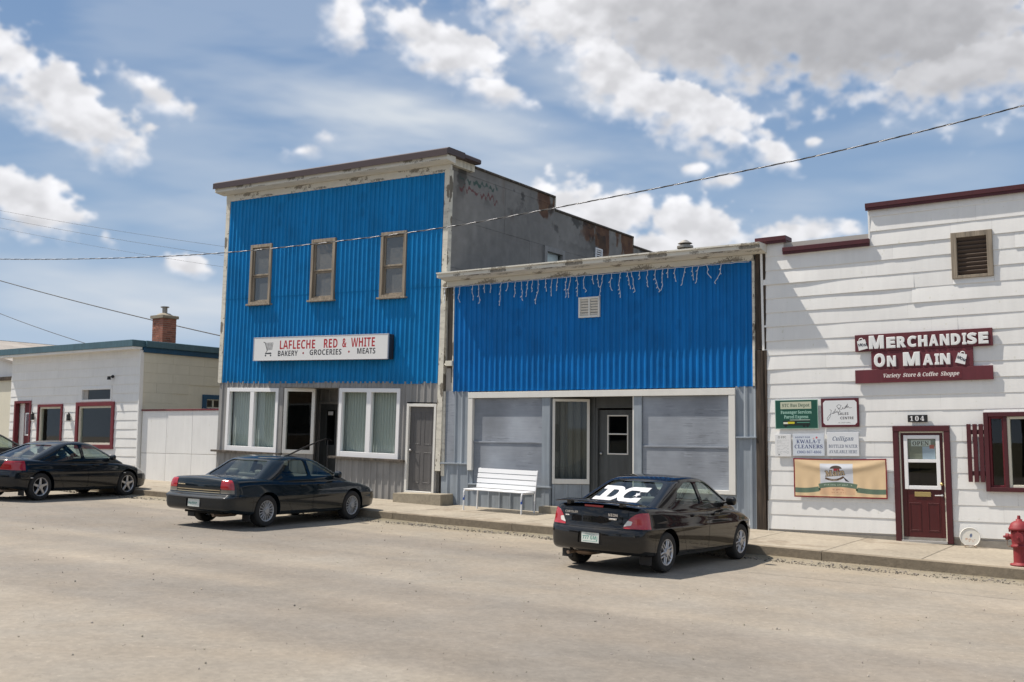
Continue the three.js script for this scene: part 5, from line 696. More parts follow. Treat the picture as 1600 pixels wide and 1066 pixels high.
  // inside
  const seat = (x, z, w, bench) => { const m = bench ? CM.seatL : CM.seat; const base = bentBox(0.5, 0.2, w, 0.06, 6, 4, 8, (a, b, d) => [x + a * 0.5, 0.40 + b * 0.2, z + d * w / 2]); const back = bentBox(0.16, 0.62, w, 0.06, 4, 8, 8, (a, b, d) => [x - 0.05 + a * 0.14 - b * 0.17, 0.52 + b * (c.belt - 0.52 + 0.08), z + d * w / 2 * (1 - 0.12 * b * b)]); const list = [base, back]; for (const hz of bench ? [-0.36, 0.36] : [0]) list.push(bentBox(0.1, 0.2, 0.24, 0.045, 4, 5, 5, (a, b, d) => [x - 0.22 + a * 0.09, c.belt + (bench ? 0.03 : 0.09) + b * (bench ? 0.12 : 0.15), z + hz + d * 0.125])); part(car, 'seat', merge(list.map((g) => { g.deleteAttribute('uv'); return g; })), m); };
  seat(c.seatX, 0.36, 0.5); seat(c.seatX, -0.36, 0.5); seat(c.seatX - 0.70, 0, 1.2, true);
  part(car, 'dashboard', bentBox(0.5, 0.3, 1.3, 0.08, 6, 5, 10, (a, b, d) => [cb1 - 0.42 + a * 0.55, c.belt - 0.26 + b * 0.27, d * 0.66]), CM.dash); part(car, 'steering_wheel', new THREE.TorusGeometry(0.18, 0.016, 8, 28).rotateY(Math.PI / 2).rotateZ(0.4).translate(cb1 - 0.5, c.belt + 0.02, -0.36), CM.trimB);
  part(car, 'parcel_shelf', pbox(g0.b0 + 0.12, cb0 + 0.15, c.belt - 0.06, c.belt - 0.03, -0.6, 0.6), CM.seatL);
  for (const s of [-1, 1]) { part(car, 'side_mirror', bentBox(0.12, 0.14, 0.2, 0.055, 8, 8, 8, (a, b, d) => [c.mirrorX + a * 0.13 - 0.02 * d * s, c.belt - 0.02 + b * 0.145, s * (hw + 0.015) + d * 0.095]), c.paint); part(car, 'mirror_arm', rod([c.mirrorX + 0.07, c.belt + 0.02, s * (hw - 0.12)], [c.mirrorX + 0.07, c.belt + 0.04, s * (hw - 0.02)], 0.022, 8), CM.trimB); }
  // lamps
  for (const s of [-1, 1]) { const flip = (pts) => pts.map(([z, y, q]) => [z * s, y, q]); for (const [pts, m, nm] of c.tailLamps) part(car, nm, csg(skin, brush(prism(roundPoly(flip(pts), 0.03), -0.4, c.lampX, 'x')), INTERSECTION).geometry, m); part(car, 'headlight', csg(skin, brush(prism(roundPoly(flip(c.headLamp), 0.03), L - c.headX, L + 0.4, 'x')), INTERSECTION).geometry, CM.clear); }
  // a point on the rear skin
  const rearX = (y, z) => tail(y) + c.bow * (z / hw) ** 2;
  const plate = new THREE.Group(); const pz = c.plateX ?? rearX(c.plateY, 0); const pl = part(car, 'licence_plate', box(pz - 0.018, pz - 0.008, c.plateY - 0.078, c.plateY + 0.078, -0.155, 0.155, 0.003), CM.rimDull);
  const pt = canvasTex(256, 128, (k, w, h) => { k.fillStyle = '#d4d9d2'; k.fillRect(0, 0, w, h); k.fillStyle = '#1f7d70'; if (!c.plate) { smallPrint(k, 18, 92, 222, 52, '#1f7d70', 3); return; } k.font = 'bold 66px sans-serif'; const m = k.measureText(c.plate).width; k.save(); k.translate(14, 88); k.scale(228 / m, 1); k.fillText(c.plate, 0, 0); k.restore(); smallPrint(k, 60, 24, 130, 13, '#1f7d70', 2); k.fillRect(20, 108, 216, 5); });
  const pf = face(-0.15, 0.15, -0.073, 0.073, 0); pf.rotateY(-Math.PI / 2); pf.translate(pz - 0.0195, c.plateY, 0); part(pl, 'plate_print', pf, std({ map: pt, roughness: 0.4 }));
  if (c.extra) c.extra(car, { rearX, bodyF, ghF, skin, part, hw, spoke: null });
  return car;
}
function parkCar(car, name, label, x, z, heading, scale, wbMid) {
  const g = new THREE.Group(); g.name = numbered(name); g.userData = { label, category: 'car' }; scene.add(g);
  // local x runs from tail to nose; the origin goes to the ground under the middle of the wheelbase
  for (const ch of [...car.children]) { g.add(ch); ch.position.x -= wbMid; }
  g.scale.setScalar(scale); const e = 0.5, n = new THREE.Vector3(-(roadY(x + e, z) - roadY(x - e, z)) / (2 * e), 1, -(roadY(x, z + e) - roadY(x, z - e)) / (2 * e)).normalize();
  const f = new THREE.Vector3(Math.sin(heading), 0, -Math.cos(heading)); f.addScaledVector(n, -f.dot(n)).normalize(); const r = new THREE.Vector3().crossVectors(f, n);
  g.setRotationFromMatrix(new THREE.Matrix4().makeBasis(f, n, r)); g.position.set(x, roadY(x, z) + 0.004, z); return g;
}
const DEG = Math.PI / 180;
const badge = (car, str, z, y, x, size, m = CM.chrome) => { const g = new TextGeometry(str, { font: FONT.bold, size, depth: 0.004, curveSegments: 3 }); g.rotateY(-Math.PI / 2); g.translate(x, y, z); part(car, 'badge', g, m); };

// ---------- black compact sedan with spoiler
{
  const L = 4.43, hw = 0.855;
  const car = makeCar({ L, W: 1.71, H: 1.42, wb: 2.67, rear: 0.90, R: 0.30, crown: 0.05, line: 0.66, bow: 0.21, bowF: 0.34, paint: paint(0.004, 0.004, 0.0045),
    plan: [[0, 0.80], [0.25, 0.835], [0.9, 0.855], [2.2, 0.86], [3.5, 0.85], [4.1, 0.80], [4.43, 0.72]],
    top: [[0, 1.0], [0.25, 1.015], [0.7, 1.01], [1.2, 0.975], [2.2, 0.93], [3.1, 0.93], [3.6, 0.85], [4.1, 0.74], [4.43, 0.62]],
    bottom: [[0, 0.30], [0.5, 0.24], [0.9, 0.21], [3.6, 0.20], [4.1, 0.21], [4.43, 0.26]],
    tail: [[0.2, 0.10], [0.35, 0.02], [0.52, 0.0], [0.62, 0.01], [0.68, 0.05], [0.85, 0.07], [1.0, 0.11]], nose: [[0.2, 0.06], [0.4, 0.0], [0.55, 0.02], [0.7, 0.12], [0.9, 0.3]],
    cabin: [1.05, 3.2], recess: [0.42, 0.585, 0.22], recessX: 0.035, plateX: 0.035,
    frontDoor: [[2.28, 0.27], [3.28, 0.27], [3.36, 0.55], [3.2, 1.25], [2.26, 1.25]], rearDoor: [[1.52, 0.27], [2.265, 0.27], [2.245, 1.25], [1.22, 1.25], [1.20, 0.82], [1.34, 0.62]],
    lidW: 0.66, lidX: 0.60, lidY: 0.66, hoodX: 3.30, bumpY: 0.655, bumpYF: 0.55, belt: 0.955,
    glass: { b0: 0.15, t0: 1.42, b1: 3.72, t1: 2.78, wb: 0.825, wt: 0.60, pr: 0.86, pf: 0.92 }, midX: 1.95, pillarX: 2.12, shieldTop: 1.30, backTop: 1.315, sideTop: 1.32,
    sideWindows: [[[2.17, 0.985], [3.19, 0.98], [2.66, 1.27], [2.50, 1.315], [2.17, 1.335]], [[1.26, 1.0], [2.09, 0.99], [2.07, 1.325], [1.78, 1.32], [1.44, 1.18]]],
    tyreW: 0.195, rimR: 0.195, rimStyle: { n: 6, pair: 0.026 }, rimM: CM.rim, exZ: -0.45, seatX: 2.0, mirrorX: 2.98, handleY: 0.80,
    tailLamps: [[[[0.50, 0.67, 0.02], [0.95, 0.67, 0.02], [0.95, 0.90, 0.06], [0.70, 0.905, 0.12], [0.585, 0.82, 0.05]], CM.lens, 'tail_light']], lampX: 0.36, headLamp: [[0.36, 0.54], [0.88, 0.56], [0.88, 0.70], [0.42, 0.66]], headX: 0.55,
    plateY: 0.505, plate: '777 GMJ',
    extra: (car, { rearX, skin }) => {
      for (const s of [-1, 1]) part(car, 'reverse_light', (() => { const g = csg(brush(skin.geometry.clone().scale(1, 1, 1)), brush(prism(roundPoly([[0.505 * s, 0.70], [0.615 * s, 0.72], [0.63 * s, 0.775], [0.565 * s, 0.79]], 0.012), -0.4, 0.3, 'x')), INTERSECTION).geometry; g.translate(-0.006, 0, 0); return g; })(), CM.clear);
      const sp = part(car, 'spoiler', bentBox(0.22, 0.03, 1.36, 0.014, 8, 3, 24, (a, b, d) => [0.03 + a * 0.20 + 0.09 * d * d, 1.028 + b * 0.026 + 0.012 * a - 0.03 * d * d * d * d, d * 0.71]), paint(0.004, 0.004, 0.0045), 'thin black rear wing'); for (const s of [-1, 1]) part(sp, 'spoiler_foot', box(0.12, 0.22, 0.97, 1.035, s * 0.46 - 0.035, s * 0.46 + 0.035, 0.01), paint(0.004, 0.004, 0.0045));
      part(car, 'brake_light', box(0.095, 0.13, 0.955, 0.985, -0.16, 0.16, 0.004), CM.lens);
      badge(car, 'CHRYSLER', -0.50, 0.845, 0.092, 0.034); badge(car, 'NEON', 0.27, 0.835, 0.072, 0.042); part(car, 'badge', box(0.080, 0.086, 0.80, 0.815, -0.49, -0.42, 0.001), CM.chrome); part(car, 'badge', box(0.062, 0.068, 0.785, 0.805, 0.29, 0.42, 0.001), CM.chrome);
      // white vinyl letters on the rear glass, following its curve
    } });
  // the two big letters on the rear window: outlines laid on the glass
  const n = parkCar(car, 'black_sedan', 'black compact sedan with rear spoiler and big white DC letters on back window', -7.46, 4.62, 2.5 * DEG, 0.955, 0.90 + 2.67 / 2);
  const rw = n.children.find((q) => q.name === 'rear_window').geometry, P = rw.attributes.position, N = rw.attributes.normal;
  const onGlass = (z, y) => { let best = 1e9, o = null; for (let i = 0; i < P.count; i += 3) { const ax = P.getX(i), ay = P.getY(i), az = P.getZ(i), bx = P.getX(i + 1), by = P.getY(i + 1), bz = P.getZ(i + 1), cx = P.getX(i + 2), cy = P.getY(i + 2), cz = P.getZ(i + 2), dt = (by - cy) * (az - cz) + (cz - bz) * (ay - cy); if (Math.abs(dt) < 1e-9) continue; const l1 = ((by - cy) * (z - cz) + (cz - bz) * (y - cy)) / dt, l2 = ((cy - ay) * (z - cz) + (az - cz) * (y - cy)) / dt, l3 = 1 - l1 - l2, out = Math.max(0, -l1, -l2, -l3); if (out < best) { best = out; o = [l1 * ax + l2 * bx + l3 * cx, N.getX(i), N.getY(i), N.getZ(i)]; } } return o; };
  const outline = (pts, holes = []) => { const s = new THREE.Shape(pts.map((p) => new THREE.Vector2(...p))); for (const h of holes) s.holes.push(new THREE.Path(h.map((p) => new THREE.Vector2(...p)))); return s; };
  const slab = (shape) => { const g = new THREE.ShapeGeometry(shape, 6), p = g.attributes.position; for (let i = 0; i < p.count; i++) { const u = p.getX(i), v = p.getY(i), y = mix(1.015, 1.225, v), z = u; const o = onGlass(z, y); p.setXYZ(i, o[0] + o[1] * 0.006, y + o[2] * 0.006, z + o[3] * 0.006); } const q = g.toNonIndexed(); q.computeVertexNormals(); return q; };
  const dense = (pts, m = 10) => { const o = []; for (let i = 0; i < pts.length; i++) { const a = pts[i], b = pts[(i + 1) % pts.length]; for (let k = 0; k < m; k++) o.push([mix(a[0], b[0], k / m), mix(a[1], b[1], k / m)]); } return o; };
  const arc = (cx, cy, rx, ry, a0, a1, k = 14) => Array.from({ length: k + 1 }, (_, i) => { const a = (a0 + (a1 - a0) * i / k) * DEG; return [cx + rx * Math.cos(a), cy + ry * Math.sin(a)]; });
  const vin = std({ color: lin(0.60, 0.60, 0.62), roughness: 0.4, side: THREE.DoubleSide });
  const dOut = [...arc(-0.17, 0.5, 0.155, 0.5, 90, -90), [-0.46, 0.0], [-0.46, 0.24], [-0.37, 0.24], [-0.37, 0.76], [-0.46, 0.76], [-0.46, 1.0]], dIn = [...arc(-0.17, 0.5, 0.06, 0.26, -90, 90), [-0.245, 0.76], [-0.245, 0.24]];
  const cOut = [...arc(0.10, 0.5, 0.155, 0.5, 90, 270), [0.36, 0.0], [0.36, 0.30], [0.25, 0.30], [0.21, 0.24], [0.10, 0.24], ...arc(0.10, 0.5, 0.06, 0.26, 270, 90), [0.21, 0.76], [0.25, 0.70], [0.36, 0.70], [0.36, 1.0]];
  const star = Array.from({ length: 10 }, (_, i) => { const a = i * 36 * DEG, q = i % 2 ? 0.022 : 0.055; return [0.245 + q * Math.cos(a), 0.5 + q * 3.4 * Math.sin(a)]; });
  const wm = n.children.find((q) => q.name === 'rear_window'); for (const [s] of [[outline(dense(dOut, 3), [dense(dIn, 3)])], [outline(dense(cOut, 3))], [outline(star)]]) part(wm, 'vinyl_letter', slab(s), vin);
}
console.log('car 1');
// ---------- dark teal older sedan
{
  const L = 4.92; const PT = paint(0.002, 0.008, 0.013);
  const car = makeCar({ L, W: 1.80, H: 1.39, wb: 2.73, rear: 1.12, R: 0.315, crown: 0.045, line: 0.60, bow: 0.07, bowF: 0.2, paint: PT,
    plan: [[0, 0.83], [0.25, 0.875], [1.0, 0.90], [2.5, 0.90], [4.0, 0.885], [4.6, 0.84], [4.92, 0.76]],
    top: [[0, 0.965], [0.3, 0.985], [1.0, 0.98], [1.6, 0.945], [2.5, 0.925], [3.3, 0.92], [3.9, 0.86], [4.5, 0.77], [4.92, 0.68]],
    bottom: [[0, 0.33], [0.6, 0.25], [1.1, 0.22], [4.0, 0.21], [4.5, 0.24], [4.92, 0.28]],
    tail: [[0.2, 0.10], [0.38, 0.02], [0.5, 0.0], [0.60, 0.0], [0.645, 0.085], [0.8, 0.095], [0.95, 0.12]], nose: [[0.2, 0.05], [0.45, 0.0], [0.6, 0.03], [0.72, 0.12], [0.9, 0.25]],
    cabin: [1.35, 3.45], recess: [0.39, 0.55, 0.20], recessX: 0.03, plateX: 0.03,
    frontDoor: [[2.50, 0.27], [3.56, 0.27], [3.62, 0.55], [3.45, 1.25], [2.49, 1.25]], rearDoor: [[1.86, 0.27], [2.485, 0.27], [2.475, 1.25], [1.56, 1.25], [1.50, 0.80], [1.64, 0.58]],
    lidW: 0.80, lidX: 0.98, lidY: 0.64, hoodX: 3.60, bumpY: 0.635, bumpYF: 0.58, belt: 0.945,
    glass: { b0: 0.608, t0: 1.48, b1: 3.957, t1: 2.92, wb: 0.875, wt: 0.63, pr: 0.9, pf: 0.95 }, midX: 2.1, pillarX: 2.42, shieldTop: 1.275, backTop: 1.285, sideTop: 1.285,
    sideWindows: [[[2.46, 0.975], [3.37, 0.97], [2.82, 1.245], [2.68, 1.28], [2.46, 1.30]], [[1.60, 0.985], [2.38, 0.98], [2.37, 1.30], [1.80, 1.295]]],
    tyreW: 0.205, rimR: 0.205, rimStyle: { n: 16, w0: 0.011, w1: 0.012 }, rimM: CM.rimDull, exZ: 0.42, seatX: 2.3, mirrorX: 3.18, handleY: 0.78, rearHandle: 0.2,
    tailLamps: [[[[0.58, 0.745], [0.95, 0.745], [0.95, 0.93], [0.58, 0.93]], CM.lens, 'tail_light'], [[[0.58, 0.67], [0.95, 0.67], [0.95, 0.742], [0.58, 0.742]], std({ color: lin(0.20, 0.18, 0.15), roughness: 0.3 }), 'reverse_light']], lampX: 0.22, headLamp: [[0.4, 0.60], [0.92, 0.60], [0.92, 0.72], [0.4, 0.72]], headX: 0.4,
    plateY: 0.472, plate: '',
    extra: (car, { rearX, skin }) => {
      part(car, 'trim_strip', csg(skin, brush(prism([[-0.565, 0.715], [0.565, 0.715], [0.565, 0.735], [-0.565, 0.735]], -0.4, 0.2, 'x')), INTERSECTION).geometry, CM.gold); part(car, 'trim_strip', csg(skin, brush(prism([[-0.565, 0.675], [0.565, 0.675], [0.565, 0.69], [-0.565, 0.69]], -0.4, 0.2, 'x')), INTERSECTION).geometry, CM.gold);
      part(car, 'badge', box(0.088, 0.095, 0.80, 0.82, -0.52, -0.33, 0.001), CM.gold); part(car, 'bumper_strip', csg(skin, brush(prism([[-1, 0.57], [1, 0.57], [1, 0.59], [-1, 0.59]], -0.4, 0.5, 'x')), INTERSECTION).geometry, CM.trimB);
    } });
  parkCar(car, 'teal_sedan', 'dark teal older sedan with lace wheels parked before the tall blue store', -16.02, 4.56, -4.5 * DEG, 0.955, 1.12 + 2.73 / 2);
}
console.log('car 2');
// ---------- dark sedan at the left, and the one beyond it
{
  const L = 4.80; const PT = paint(0.003, 0.006, 0.010);
  const car = makeCar({ L, W: 1.79, H: 1.45, wb: 2.85, rear: 0.96, R: 0.335, crown: 0.05, line: 0.70, bow: 0.20, bowF: 0.30, paint: PT,
    plan: [[0, 0.80], [0.3, 0.86], [1.0, 0.895], [2.4, 0.895], [3.8, 0.885], [4.4, 0.83], [4.80, 0.74]],
    top: [[0, 1.03], [0.25, 1.045], [0.7, 1.04], [1.3, 1.01], [2.4, 0.955], [3.3, 0.945], [3.9, 0.87], [4.4, 0.77], [4.80, 0.64]],
    bottom: [[0, 0.33], [0.5, 0.26], [0.96, 0.22], [3.9, 0.20], [4.4, 0.21], [4.80, 0.26]],
    tail: [[0.2, 0.10], [0.4, 0.02], [0.55, 0.0], [0.66, 0.01], [0.74, 0.05], [0.9, 0.06], [1.03, 0.10]], nose: [[0.2, 0.05], [0.45, 0.0], [0.6, 0.04], [0.75, 0.18], [0.95, 0.36]],
    cabin: [1.15, 3.35], recess: [0.72, 0.88, 0.24], recessX: 0.09, plateX: 0.09,
    frontDoor: [[2.42, 0.28], [3.46, 0.28], [3.54, 0.55], [3.36, 1.3], [2.40, 1.3]], rearDoor: [[1.66, 0.28], [2.405, 0.28], [2.385, 1.3], [1.36, 1.3], [1.30, 0.86], [1.46, 0.64]],
    lidW: 0.66, lidX: 0.66, lidY: 0.70, hoodX: 3.46, bumpY: 0.69, bumpYF: 0.56, belt: 0.985,
    glass: { b0: 0.197, t0: 1.58, b1: 3.892, t1: 2.86, wb: 0.865, wt: 0.625, pr: 0.88, pf: 0.92 }, midX: 2.05, pillarX: 2.27, shieldTop: 1.33, backTop: 1.34, sideTop: 1.34,
    sideWindows: [[[2.32, 1.015], [3.32, 1.005], [2.77, 1.295], [2.60, 1.335], [2.32, 1.36]], [[1.40, 1.03], [2.24, 1.02], [2.22, 1.355], [1.86, 1.35], [1.55, 1.20]]],
    tyreW: 0.215, rimR: 0.222, rimStyle: { n: 5, w0: 0.034, w1: 0.026 }, rimM: CM.rim, exZ: 0.5, seatX: 2.15, mirrorX: 3.12, handleY: 0.83,
    tailLamps: [[[[0.42, 0.76], [0.95, 0.74], [0.95, 0.97], [0.55, 0.965]], CM.lens, 'tail_light']], lampX: 0.48, headLamp: [[0.42, 0.58], [0.92, 0.60], [0.92, 0.76], [0.5, 0.70]], headX: 0.65, plateY: 0.80, plate: '',
    extra: (car) => { for (const [x, y] of [[3.62, 0.62], [0.62, 0.55]]) part(car, 'side_marker', box(x, x + 0.07, y, y + 0.02, 0.885, 0.897, 0.002), CM.clear); } });
  const g6 = parkCar(car, 'dark_sedan', 'dark blue-black modern sedan with five-spoke wheels parked by the white building', -23.83, 4.35, -9.0 * DEG, 0.945, 0.96 + 2.85 / 2);
  const far = g6.clone(); far.name = numbered('dark_sedan'); far.userData = { label: 'dark sedan at the far left edge, only its windscreen showing', category: 'car' }; scene.add(far);
  far.scale.setScalar(1.05); far.position.set(-28.1, roadY(-28.1, 4.3) + 0.004, 4.3);
}
console.log('cars done');

// ---------------------------------------------------------------- street things
{ // bench
  const y = walkY(-13.25, 0.6), b = thing('bench', 'white slatted metal bench with blue bands on its front legs', 'bench', -13.27, y, 0.42); b.rotation.z = -0.033;
  const wm = std({ color: lin(0.76, 0.77, 0.78), roughness: 0.45 }), bm = std({ color: lin(0.01, 0.07, 0.36), roughness: 0.5 }), x0 = -0.79, x1 = 0.80;
  for (let k = 0; k < 4; k++) { const g = box(x0, x1, 0, 0.096, -0.012, 0.012, 0.004); g.rotateX(-0.16); g.translate(0, 0.475 + k * 0.114, 0.02 - k * 0.018); part(b, 'back_slat', g, wm); }
  for (let k = 0; k < 4; k++) part(b, 'seat_slat', box(x0, x1, 0.445, 0.468, 0.065 + k * 0.118, 0.165 + k * 0.118, 0.004), wm);
  for (const x of [x0 + 0.03, x1 - 0.03]) { part(b, 'leg_frame', merge([tube([[x, 0.0, 0.53], [x, 0.20, 0.53], [x, 0.40, 0.53], [x, 0.432, 0.51], [x, 0.432, 0.40], [x, 0.432, 0.05]], 0.017, 8, 40), rod([x, 0.0, 0.02], [x, 0.46, 0.0], 0.017), rod([x, 0.44, 0.0], [x, 0.92, -0.075], 0.017)]), wm); part(b, 'leg_band', rod([x, 0.22, 0.53], [x, 0.32, 0.53], 0.0195), bm); }
}
{ // hydrant
  const x = -2.62, z = 2.2, h = thing('fire_hydrant', 'red cast-iron fire hydrant at the right edge of the sidewalk', 'hydrant', x, walkY(x, z), z), m = std({ color: lin(0.27, 0.024, 0.030), roughness: 0.6, map: T.chalk, bumpMap: T.fine, bumpScale: 0.002 });
  const lathe = (pts) => new THREE.LatheGeometry(pts.map((p) => new THREE.Vector2(...p)), 28);
  part(h, 'barrel', lathe([[0, 0], [0.15, 0], [0.15, 0.03], [0.105, 0.035], [0.10, 0.06], [0.10, 0.27], [0.13, 0.275], [0.13, 0.31], [0.11, 0.315], [0.115, 0.34], [0.125, 0.52], [0.125, 0.53], [0, 0.53]]), m);
  part(h, 'bonnet', lathe([[0, 0.53], [0.15, 0.53], [0.155, 0.555], [0.145, 0.575], [0.135, 0.60], [0.115, 0.64], [0.07, 0.67], [0.045, 0.675], [0.045, 0.70], [0, 0.70]]), m); const n = cyl(0.028, 0.022, 0.055, 5); n.translate(0, 0.70, 0); part(h, 'top_nut', n, m);
  const cap = (r, l) => { const g = merge([cyl(r * 0.8, r * 0.8, l, 16), cyl(r, r, 0.045, 16).translate(0, l - 0.01, 0), cyl(0.022, 0.018, 0.04, 5).translate(0, l + 0.03, 0)]); g.rotateX(Math.PI / 2); g.translate(0, 0.43, 0.10); return g; };
  part(h, 'pumper_cap', cap(0.078, 0.05).rotateY(0.0), m); for (const a of [-Math.PI / 2, Math.PI / 2]) part(h, 'nozzle_cap', cap(0.05, 0.06).rotateY(a), m);
  for (let k = 0; k < 8; k++) { const a = k * Math.PI / 4, g = cyl(0.012, 0.012, 0.03, 6); g.translate(0.14 * Math.cos(a), 0.503, 0.14 * Math.sin(a)); part(h, 'bolt', g, m); }
  part(h, 'chain', tube([[-0.16, 0.42, 0.02], [-0.175, 0.36, 0.03], [-0.17, 0.31, 0.035], [-0.15, 0.28, 0.05], [-0.13, 0.30, 0.06]], 0.006, 6, 24), CM.exhaust);
}
{ // round disc on the sidewalk
  const x = -3.71, z = 0.17, y = walkY(x, z), d = thing('round_disc_sign', 'round white disc on a wire stand against the white store foundation', 'disc', x, y, z); d.rotation.x = -0.12; d.rotation.y = 0.25;
  const g = cyl(0.158, 0.158, 0.03, 40); g.rotateX(Math.PI / 2); g.translate(0, 0.175, 0); part(d, 'disc', g, std({ color: lin(0.78, 0.76, 0.70), roughness: 0.5 }));
  const rm = new THREE.TorusGeometry(0.158, 0.009, 8, 44); rm.translate(0, 0.175, 0.03); part(d, 'rim', rm, std({ color: lin(0.72, 0.70, 0.64), roughness: 0.5 }));
  const t = canvasTex(256, 256, (c, w, h) => { c.fillStyle = '#e3dfd3'; c.fillRect(0, 0, w, h); c.fillStyle = '#66728c'; c.beginPath(); c.ellipse(140, 104, 17, 30, 0.2, 0, 7); c.fill(); c.fillStyle = '#8a93a6'; c.fillRect(128, 116, 26, 12); const r = rng(8); for (let k = 0; k < 26; k++) { c.fillStyle = `rgba(190,140,110,${0.25 + 0.3 * r()})`; c.beginPath(); c.arc(60 + r() * 130, 150 + r() * 50, 3 + r() * 7, 0, 7); c.fill(); } });
  const f = new THREE.CircleGeometry(0.150, 40); f.translate(0, 0.175, 0.0315); part(d, 'print', f, std({ map: t, roughness: 0.5 })); part(d, 'stand', merge([tube([[-0.09, 0.0, 0.10], [-0.085, 0.03, 0.05], [-0.08, 0.05, 0.0], [-0.08, 0.02, -0.1]], 0.006, 6, 20), tube([[0.09, 0.0, 0.10], [0.085, 0.03, 0.05], [0.08, 0.05, 0.0], [0.08, 0.02, -0.1]], 0.006, 6, 20), rod([-0.085, 0.03, 0.05], [0.085, 0.03, 0.05], 0.006)]), CM.exhaust);
}
{ // steps and rail
  const y = walkY(-15.7, 0.2); solo('concrete_step', box(-16.45, -15.02, y - 0.1, 0.855, 0.01, 0.50, 0.012).rotateZ(0), M.concrete, 'concrete doorstep below the plain grey steel door', 'step');
  solo('concrete_step', box(-12.46, -10.2, 0.4, 0.66, 0.035, 0.32, 0.012), M.concrete, 'low concrete step before the recessed door of the low blue store', 'step');
  const h = thing('handrail', 'thin black sloping handrail beside the recessed entrance of the tall store', 'handrail', -19.25, 0, 0); part(h, 'rail', tube([[0, 2.10, -0.35], [0, 2.145, -0.25], [0, 2.06, 0.2], [0, 1.74, 1.2], [0, 1.70, 1.32], [0, 1.64, 1.34]], 0.02, 8, 40), M.black); part(h, 'post', rod([0, 0.72, 1.18], [0, 1.75, 1.18], 0.017), M.black); part(h, 'post', rod([0, 0.75, -0.2], [0, 2.12, -0.2], 0.017), M.black);
}
{ // overhead lines
  const al = std({ color: lin(0.45, 0.45, 0.46), roughness: 0.45, metalness: 0.5 }), bk = std({ color: lin(0.015, 0.015, 0.016), roughness: 0.6 });
  const P = [[-41, 8.9], [-34, 7.75], [-29, 7.0], [-24.16, 6.44], [-19.92, 6.04], [-16.32, 5.79], [-13.3, 5.69], [-10.7, 5.66], [-8.56, 5.72], [-6.02, 5.83], [-4.16, 5.93], [-1.79, 6.15], [1, 6.5], [4, 6.95]].map(([x, y]) => new THREE.Vector3(x, y, 6));
  const c = new THREE.CatmullRomCurve3(P), cab = thing('overhead_cable', 'twisted black and silver overhead cable strung along the street', 'cable');
  for (let s = 0; s < 3; s++) { const pts = []; for (let i = 0; i <= 1500; i++) { const p = c.getPointAt(i / 1500), a = i / 1500 * 45 / 0.42 * Math.PI * 2 + s * 2.094; pts.push(new THREE.Vector3(p.x, p.y + 0.0056 * Math.sin(a), p.z + 0.0056 * Math.cos(a))); } part(cab, 'strand', new THREE.TubeGeometry(new THREE.CatmullRomCurve3(pts, false, 'catmullrom', 0.5), 1500, s === 2 ? 0.0048 : 0.0058, 5, false), s === 2 ? al : bk); }
  const line = (label, a, b, sag, r) => { const pts = []; for (let i = 0; i <= 24; i++) { const t = i / 24; pts.push([mix(a[0], b[0], t), mix(a[1], b[1], t) - sag * 4 * t * (1 - t), mix(a[2], b[2], t)]); } solo('power_line', tube(pts, r, 5, 60), bk, label, 'power line'); };
  line('thick dark wire sloping down to the tall blue store behind the chimney', [-52, 11.0, -6.6], [-23.1, 4.55, -6], 0.25, 0.02); line('dark wire sloping down to the white building roof', [-52, 9.9, -6.6], [-33.2, 5.3, -4], 0.22, 0.013);
  line('highest of the thin wires left of the tall store', [-52, 14.1, -7.6], [-22.4, 8.0, -9], 0.25, 0.006); line('thin wire just below the highest one left of the tall store', [-52, 13.8, -6.4], [-22.4, 7.6, -8], 0.3, 0.006); line('thin wire lowest of the three left of the tall store', [-52, 13.3, -7], [-22.4, 7.2, -8.5], 0.3, 0.005);
  const pole = (x, z, h, label) => { const p = thing('utility_pole', label, 'utility pole', x, roadY(x, z) - 0.3, z); part(p, 'pole', cyl(0.16, 0.11, h, 14), M.brownWood); part(p, 'crossarm', box(-0.06, 0.06, h - 0.7, h - 0.58, -1.1, 1.1), M.brownWood); for (const q of [-1, -0.4, 0.4, 1]) part(p, 'insulator', cyl(0.035, 0.025, 0.12, 8).translate(0, h - 0.58, q), M.galv); };
  pole(-52, -7, 12.4, 'wooden utility pole out of view at the far left behind the buildings'); pole(-41.2, 6, 8.2, 'wooden utility pole out of view at the left carrying the street cable'); pole(4.2, 6, 7.6, 'wooden utility pole out of view at the right carrying the street cable');
}
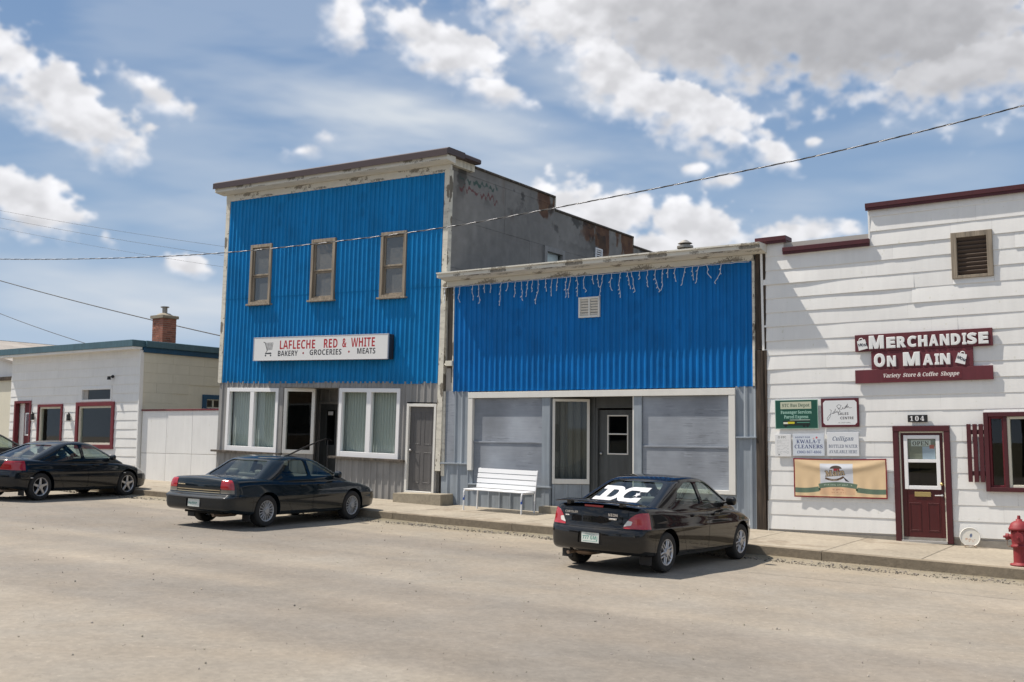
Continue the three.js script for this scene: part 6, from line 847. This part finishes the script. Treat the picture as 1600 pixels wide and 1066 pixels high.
{ // across the street, seen only as reflections
  const mk = (name, label, x, w, h, wall, roofM, gable) => { const z = 36, y = roadY(x, z) - 0.4, b = thing(name, label, 'building', x, y, z); part(b, 'wall', pbox(0, w, 0, h, 0, 9), wall); if (gable) { const s = new THREE.Shape([[0, h], [w, h], [w / 2, h + gable]].map((p) => new THREE.Vector2(...p))); const g = new THREE.ExtrudeGeometry(s, { depth: 9, bevelEnabled: false }); part(b, 'gable', uvm(g), wall); for (const s2 of [-1, 1]) { const L = Math.hypot(w / 2, gable) + 0.4, q = pbox(0, L, 0, 0.12, -0.4, 9.4); if (s2 > 0) { q.rotateZ(Math.atan2(gable, w / 2)); q.translate(-0.35, h - 0.3, 0); } else { q.rotateZ(Math.PI - Math.atan2(gable, w / 2)); q.translate(w + 0.35, h - 0.2, 0); } part(b, 'roof', q, roofM); } } else part(b, 'parapet', box(-0.1, w + 0.1, h, h + 0.3, -0.15, 9.1), roofM);
    for (let k = 0; k < Math.floor(w / 3); k++) { const wd = part(b, 'window', frame(0.8 + k * 3, 2.4 + k * 3, 1.0, 2.9, -0.06, 0.04, 0.1), M.trim); part(wd, 'pane', face(0.9 + k * 3, 2.3 + k * 3, 1.1, 2.8, -0.02).rotateY(0), M.black); } };
  const rf = std({ color: lin(0.09, 0.075, 0.065), roughness: 0.9 });
  mk('gabled_house', 'brown gabled house across the street behind the viewer', -25.5, 9.5, 3.4, std({ color: lin(0.30, 0.20, 0.12), roughness: 0.9 }), rf, 3.0); mk('flat_roofed_shop', 'pale flat-roofed shop across the street behind the viewer', -38, 12, 5.2, M.cream, rf, 0); mk('brick_shop', 'dull brick shop across the street behind the viewer', -60, 11, 5.8, std({ color: lin(0.20, 0.12, 0.09), roughness: 0.9, map: T.side }), rf, 0); mk('white_shop', 'white flat-roofed shop across the street to the right of the viewer', 0, 12, 5.0, M.white, M.teal, 0);
  const leafM = std({ color: lin(0.06, 0.10, 0.03), roughness: 0.9, side: THREE.DoubleSide });
  const tree = (x, z, h, seed, label) => { const r = rng(seed), t = thing('leafy_tree', label, 'tree', x, roadY(x, z) - 0.1, z); part(t, 'trunk', merge([tube([[0, 0, 0], [0.08, h * 0.25, 0.05], [-0.05, h * 0.5, 0]], 0.17, 8, 16), tube([[0, h * 0.35, 0], [0.7, h * 0.55, 0.4], [1.2, h * 0.75, 0.5]], 0.07, 6, 12), tube([[0, h * 0.38, 0], [-0.8, h * 0.6, -0.3], [-1.1, h * 0.78, -0.6]], 0.07, 6, 12), tube([[-0.05, h * 0.5, 0], [0.1, h * 0.7, -0.3], [0, h * 0.9, 0]], 0.09, 6, 12)]), M.brownWood);
    const pos = [], q = new THREE.Vector3(), a = new THREE.Vector3(), e = new THREE.Vector3(); const cl = Array.from({ length: 26 }, () => { const k = r() * 6.28, rad = 2.3 * Math.sqrt(r()); return [rad * Math.cos(k), h * (0.45 + 0.55 * r()), rad * Math.sin(k), 0.6 + 0.6 * r()]; });
    for (let i = 0; i < 6500; i++) { const c = cl[Math.floor(r() * cl.length)]; q.set(r() - 0.5, r() - 0.5, r() - 0.5).normalize().multiplyScalar(c[3] * Math.cbrt(r())); q.x += c[0]; q.y += c[1]; q.z += c[2]; a.set(r() - 0.5, r() - 0.5, r() - 0.5).normalize().multiplyScalar(0.11); e.set(r() - 0.5, r() - 0.5, r() - 0.5).normalize().multiplyScalar(0.11); pos.push(q.x, q.y, q.z, q.x + a.x, q.y + a.y, q.z + a.z, q.x + e.x, q.y + e.y, q.z + e.z); }
    const g = new THREE.BufferGeometry(); g.setAttribute('position', new THREE.Float32BufferAttribute(pos, 3)); g.computeVertexNormals(); part(t, 'crown', g, leafM); };
  tree(-26.3, 34.5, 4.6, 5, 'small leafy tree across the street beside the brown gabled house'); tree(-8, 37, 8, 6, 'tall leafy tree across the street between the gabled house and white shop');
}
console.log('props done');

scene.traverse((o) => { if (o.isMesh) { o.castShadow = true; o.receiveShadow = true; } });
renderer.render(scene, camera);
